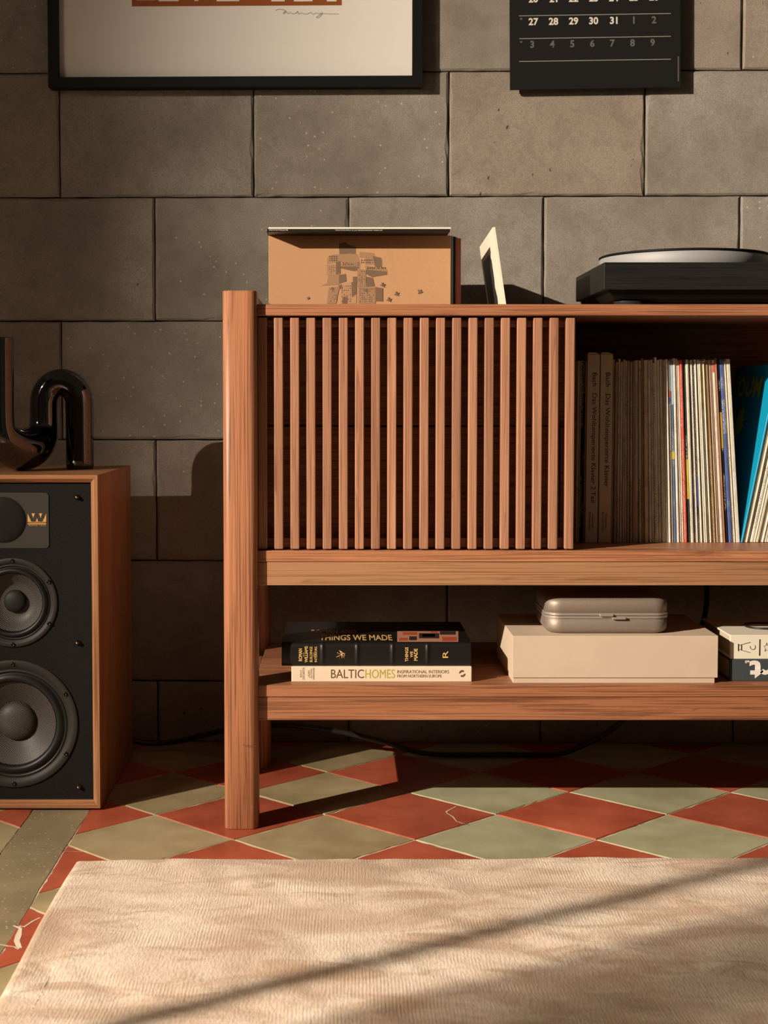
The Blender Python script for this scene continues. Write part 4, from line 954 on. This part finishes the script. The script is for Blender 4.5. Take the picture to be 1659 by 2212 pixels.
for x0, x1, y0, y1, m_ in ((870, 900, 1366, 1372, 1), (905, 948, 1368, 1379, 2), (912, 940, 1370, 1376, 1), (950, 984, 1364, 1371, 2), (955, 986, 1376, 1385, 1), (862, 880, 1378, 1384, 1), (884, 900, 1375, 1383, 2), (930, 944, 1364, 1367, 1)):
    prism(bm, [top(x0, y1) + Vector((0, 0, .0003)), top(x1, y1) + Vector((0, 0, .0003)), top(x1, y0) + Vector((0, 0, .0003)), top(x0, y0) + Vector((0, 0, .0003))], (0, 0, -.0002), m_)
obj('cover_picture', bm, ['cover_photo', 'cover_red', 'cover_dark'], BB)
# beige box with lid
ey = 2.290; e0 = aY(1107.3, 1420, ey); e1 = aY(1551, 1420, ey); ezt = aY(1300, 1373.5, ey).z; ezl = aY(1300, 1464, ey).z; eyb = ey + .238
BX = thing('storage_box', ((e0.x + e1.x) / 2, (ey + eyb) / 2, LZ), 'beige lidded cardboard storage box on the lower shelf', 'box')
box('lid', (e0.x, ey, ezl), (e1.x, eyb, ezt), 'beige_board', BX, .0006)
box('box_base', (e0.x + .0012, ey + .002, LZ), (e1.x - .0045, eyb - .004, ezl + .004), 'beige_board', BX, .0005)
# metal case
cy0 = 2.308; m0 = aY(1181, 1330, cy0); m1 = aY(1447, 1330, cy0); mzb = ezt; mzt = aY(1300, 1292, cy0).z
MC = thing('metal_case', ((m0.x + m1.x) / 2, cy0 + .07, mzb), 'brushed metal travel case with rounded corners on the beige box', 'case')
def half(z0, z1, flip):
    bm = bmesh.new(); lps = []; rr = .024; cv = .011
    for k in range(6):
        a = math.pi / 2 * k / 5; i = cv * (1 - math.sin(a)) ; zz = (z0 + cv * (1 - math.cos(a))) if not flip else (z1 - cv * (1 - math.cos(a)))
        lps.append([(x, y, zz) for x, y in rrect(m0.x + i, cy0 + i, m1.x - i, cy0 + .150 - i, rr - i * .6, 8)])
    ze = z1 if not flip else z0
    lps.append([(x, y, ze) for x, y in rrect(m0.x, cy0, m1.x, cy0 + .150, rr, 8)])
    rings(bm, lps, True, True, smooth=False)
    for f in bm.faces: f.smooth = len(f.verts) == 4
    return bm
zm = aY(1300, 1330, cy0).z
obj('case_base', half(mzb, zm - .0005, False), 'case_metal', MC); obj('case_lid', half(zm + .0005, mzt, True), 'case_metal', MC)
for d in (.0024, -.0024):
    bm = bmesh.new(); prof = rrect(m0.x - .0012, cy0 - .0012, m1.x + .0012, cy0 + .1512, .025, 8)
    rings(bm, [[(x, y, zm + d - .0019) for x, y in prof], [(x, y, zm + d + .0019) for x, y in prof]], True, True); obj('band', bm, 'case_band', MC)
for a, b_, yc in ((1295, 1324, 1328.5), (1322, 1351, 1335)):
    p = aY(a, yc, cy0); q = aY(b_, yc, cy0); box('latch', (p.x, cy0 - .0055, p.z - .0017), (q.x, cy0, p.z + .0017), 'case_band', MC, .0006)
# two books at the right
dy = 2.310; d0 = aY(1576, 1470, dy).x; dzt = aY(1600, 1424, dy).z
DB = thing('book', (d0 + .13, dy + .09, LZ), 'dark slate hardback book lying under the white one', 'book')
box('cover', (d0, dy, LZ), (d0 + .27, dy + .006, dzt), 'slate_cloth', DB, .001)
box('cover_board', (d0, dy + .004, LZ), (d0 + .27, dy + .185, LZ + .003), 'slate_cloth', DB, .0005); box('cover_board', (d0, dy + .004, dzt - .003), (d0 + .27, dy + .185, dzt), 'slate_cloth', DB, .0005)
box('page_block', (d0 + .0015, dy + .006, LZ + .003), (d0 + .266, dy + .182, dzt - .003), 'pages', DB, 0)
def up180(t_, xr, xl, yb_, yt, par, mat, bold):            # upside-down lettering, reading to the left
    o = aY(xr, yt, dy - .0002); letters(t_, o, (-1, 0, 0), (0, 0, -1), o.x - aY(xl, yt, dy).x, o.z - aY(xr, yb_, dy).z, mat, par, bold=bold)
up180('rt', 1672, 1619, 1465.5, 1426.5, DB, 'white_print', .04); up180('ell', 1619, 1609.5, 1432.5, 1426.5, DB, 'white_print', .03)
wy = 2.312; w0 = aY(1577.5, 1400, wy).x; wzb = dzt; wzt = aY(1600, 1371.5, wy).z
WB = thing('book', (w0 + .13, wy + .09, wzb), 'white hardback book with line emblem, lying on the slate one', 'book')
box('cover', (w0, wy, wzb), (w0 + .26, wy + .006, wzt), 'white_board', WB, .0008)
box('cover_board', (w0 - .001, wy + .003, wzt - .003), (w0 + .26, wy + .182, wzt), 'white_board', WB, .0009); box('cover_board', (w0, wy + .003, wzb), (w0 + .26, wy + .182, wzb + .003), 'white_board', WB, .0009)
box('page_block', (w0 + .004, wy + .006, wzb + .003), (w0 + .255, wy + .178, wzt - .003), 'pages', WB, 0)
bm = bmesh.new()
def wz(x, y): return aY(1400 + x * 259 / 1659, 1300 + y * 200 / 1281, wy - .0003)
def wln(pts, r=.00042): tube(bm, [wz(*p) for p in pts], r, 5)
wln([(1248, 582), (1248, 680)], .0007); wln([(1248, 604), (1415, 560)]); wln([(1248, 656), (1415, 704)]); wln([(1290, 594), (1290, 668)], .0007)
wln([(1318, 662)] + [(1318 + (1 - math.cos(t * math.pi / 10)) * 48, 662 - 78 * math.sin(t * math.pi / 10)) for t in range(0, 11)] + [(1318, 662)])
wln([(1448 + 36 * math.cos(math.radians(a)), 625 + 36 * math.sin(math.radians(a))) for a in range(-40, 215, 15)])
wln([(1544, 518), (1540, 744)], .0008)
wln([(1640 + (44 if k % 2 == 0 else 20) * math.cos(math.radians(k * 36 - 90)), 632 + (66 if k % 2 == 0 else 30) * math.sin(math.radians(k * 36 - 90))) for k in range(11)], .0003)
obj('emblem', bm, 'ink', WB)
# cord lying on the white book
bm = bmesh.new(); cc = Vector((aZ(1655, 1354, wzt).x, aZ(1655, 1354, wzt).y, wzt + .0019))
tube(bm, [cc + Vector((.036 * math.cos(t * .2), .033 * math.sin(t * .2), .0004 * math.sin(t * .6))) for t in range(0, 33)], .0017, 8)
tag(obj('cord', bm, 'cable_black', None), 'thin black cord in a loop on the white book', 'cord')

# ================================================================ CABLE behind the sideboard
pts = [aY(215, 1600, 2.76), aY(285, 1601, 2.765), aY(330, 1606, 2.775), aY(385, 1601, 2.775), aY(440, 1588, 2.76), aY(500, 1575, 2.74), aY(600, 1566, 2.725), aY(680, 1573, 2.722), aY(760, 1586, 2.722), aY(840, 1606, 2.722)]
for px, py in ((900, 1624), (960, 1633), (1060, 1635), (1150, 1634), (1210, 1628)): q = aY(px, py, 2.722); pts.append(Vector((q.x, 2.722, max(q.z, .0062))))
pts += [aY(1265, 1608, 2.725), aY(1310, 1583, 2.73), aY(1350, 1552, 2.735), aY(1420, 1480, 2.74), aY(1490, 1400, 2.74), aY(1518, 1345, 2.735), aY(1527, 1290, 2.735), aY(1524, 1230, 2.73), aY(1520, 1160, 2.72)]
sp3 = spline(pts, 10)
for p in sp3: p.z = max(p.z, .0060)
# even steps with a ribbed sleeve
ev = [sp3[0]]; acc = 0
for a_, b_ in zip(sp3, sp3[1:]):
    L = (b_ - a_).length; d = 0
    while acc + (L - d) >= .002:
        d += .002 - acc; acc = 0; ev.append(a_ + (b_ - a_) * (d / L))
    acc += L - d
bm = bmesh.new(); tube(bm, ev, [.0056 if i % 2 else .0049 for i in range(len(ev))], 10)
tag(obj('power_cable', bm, 'cable_black', None), 'ribbed black power cable running behind and under the sideboard', 'cable')
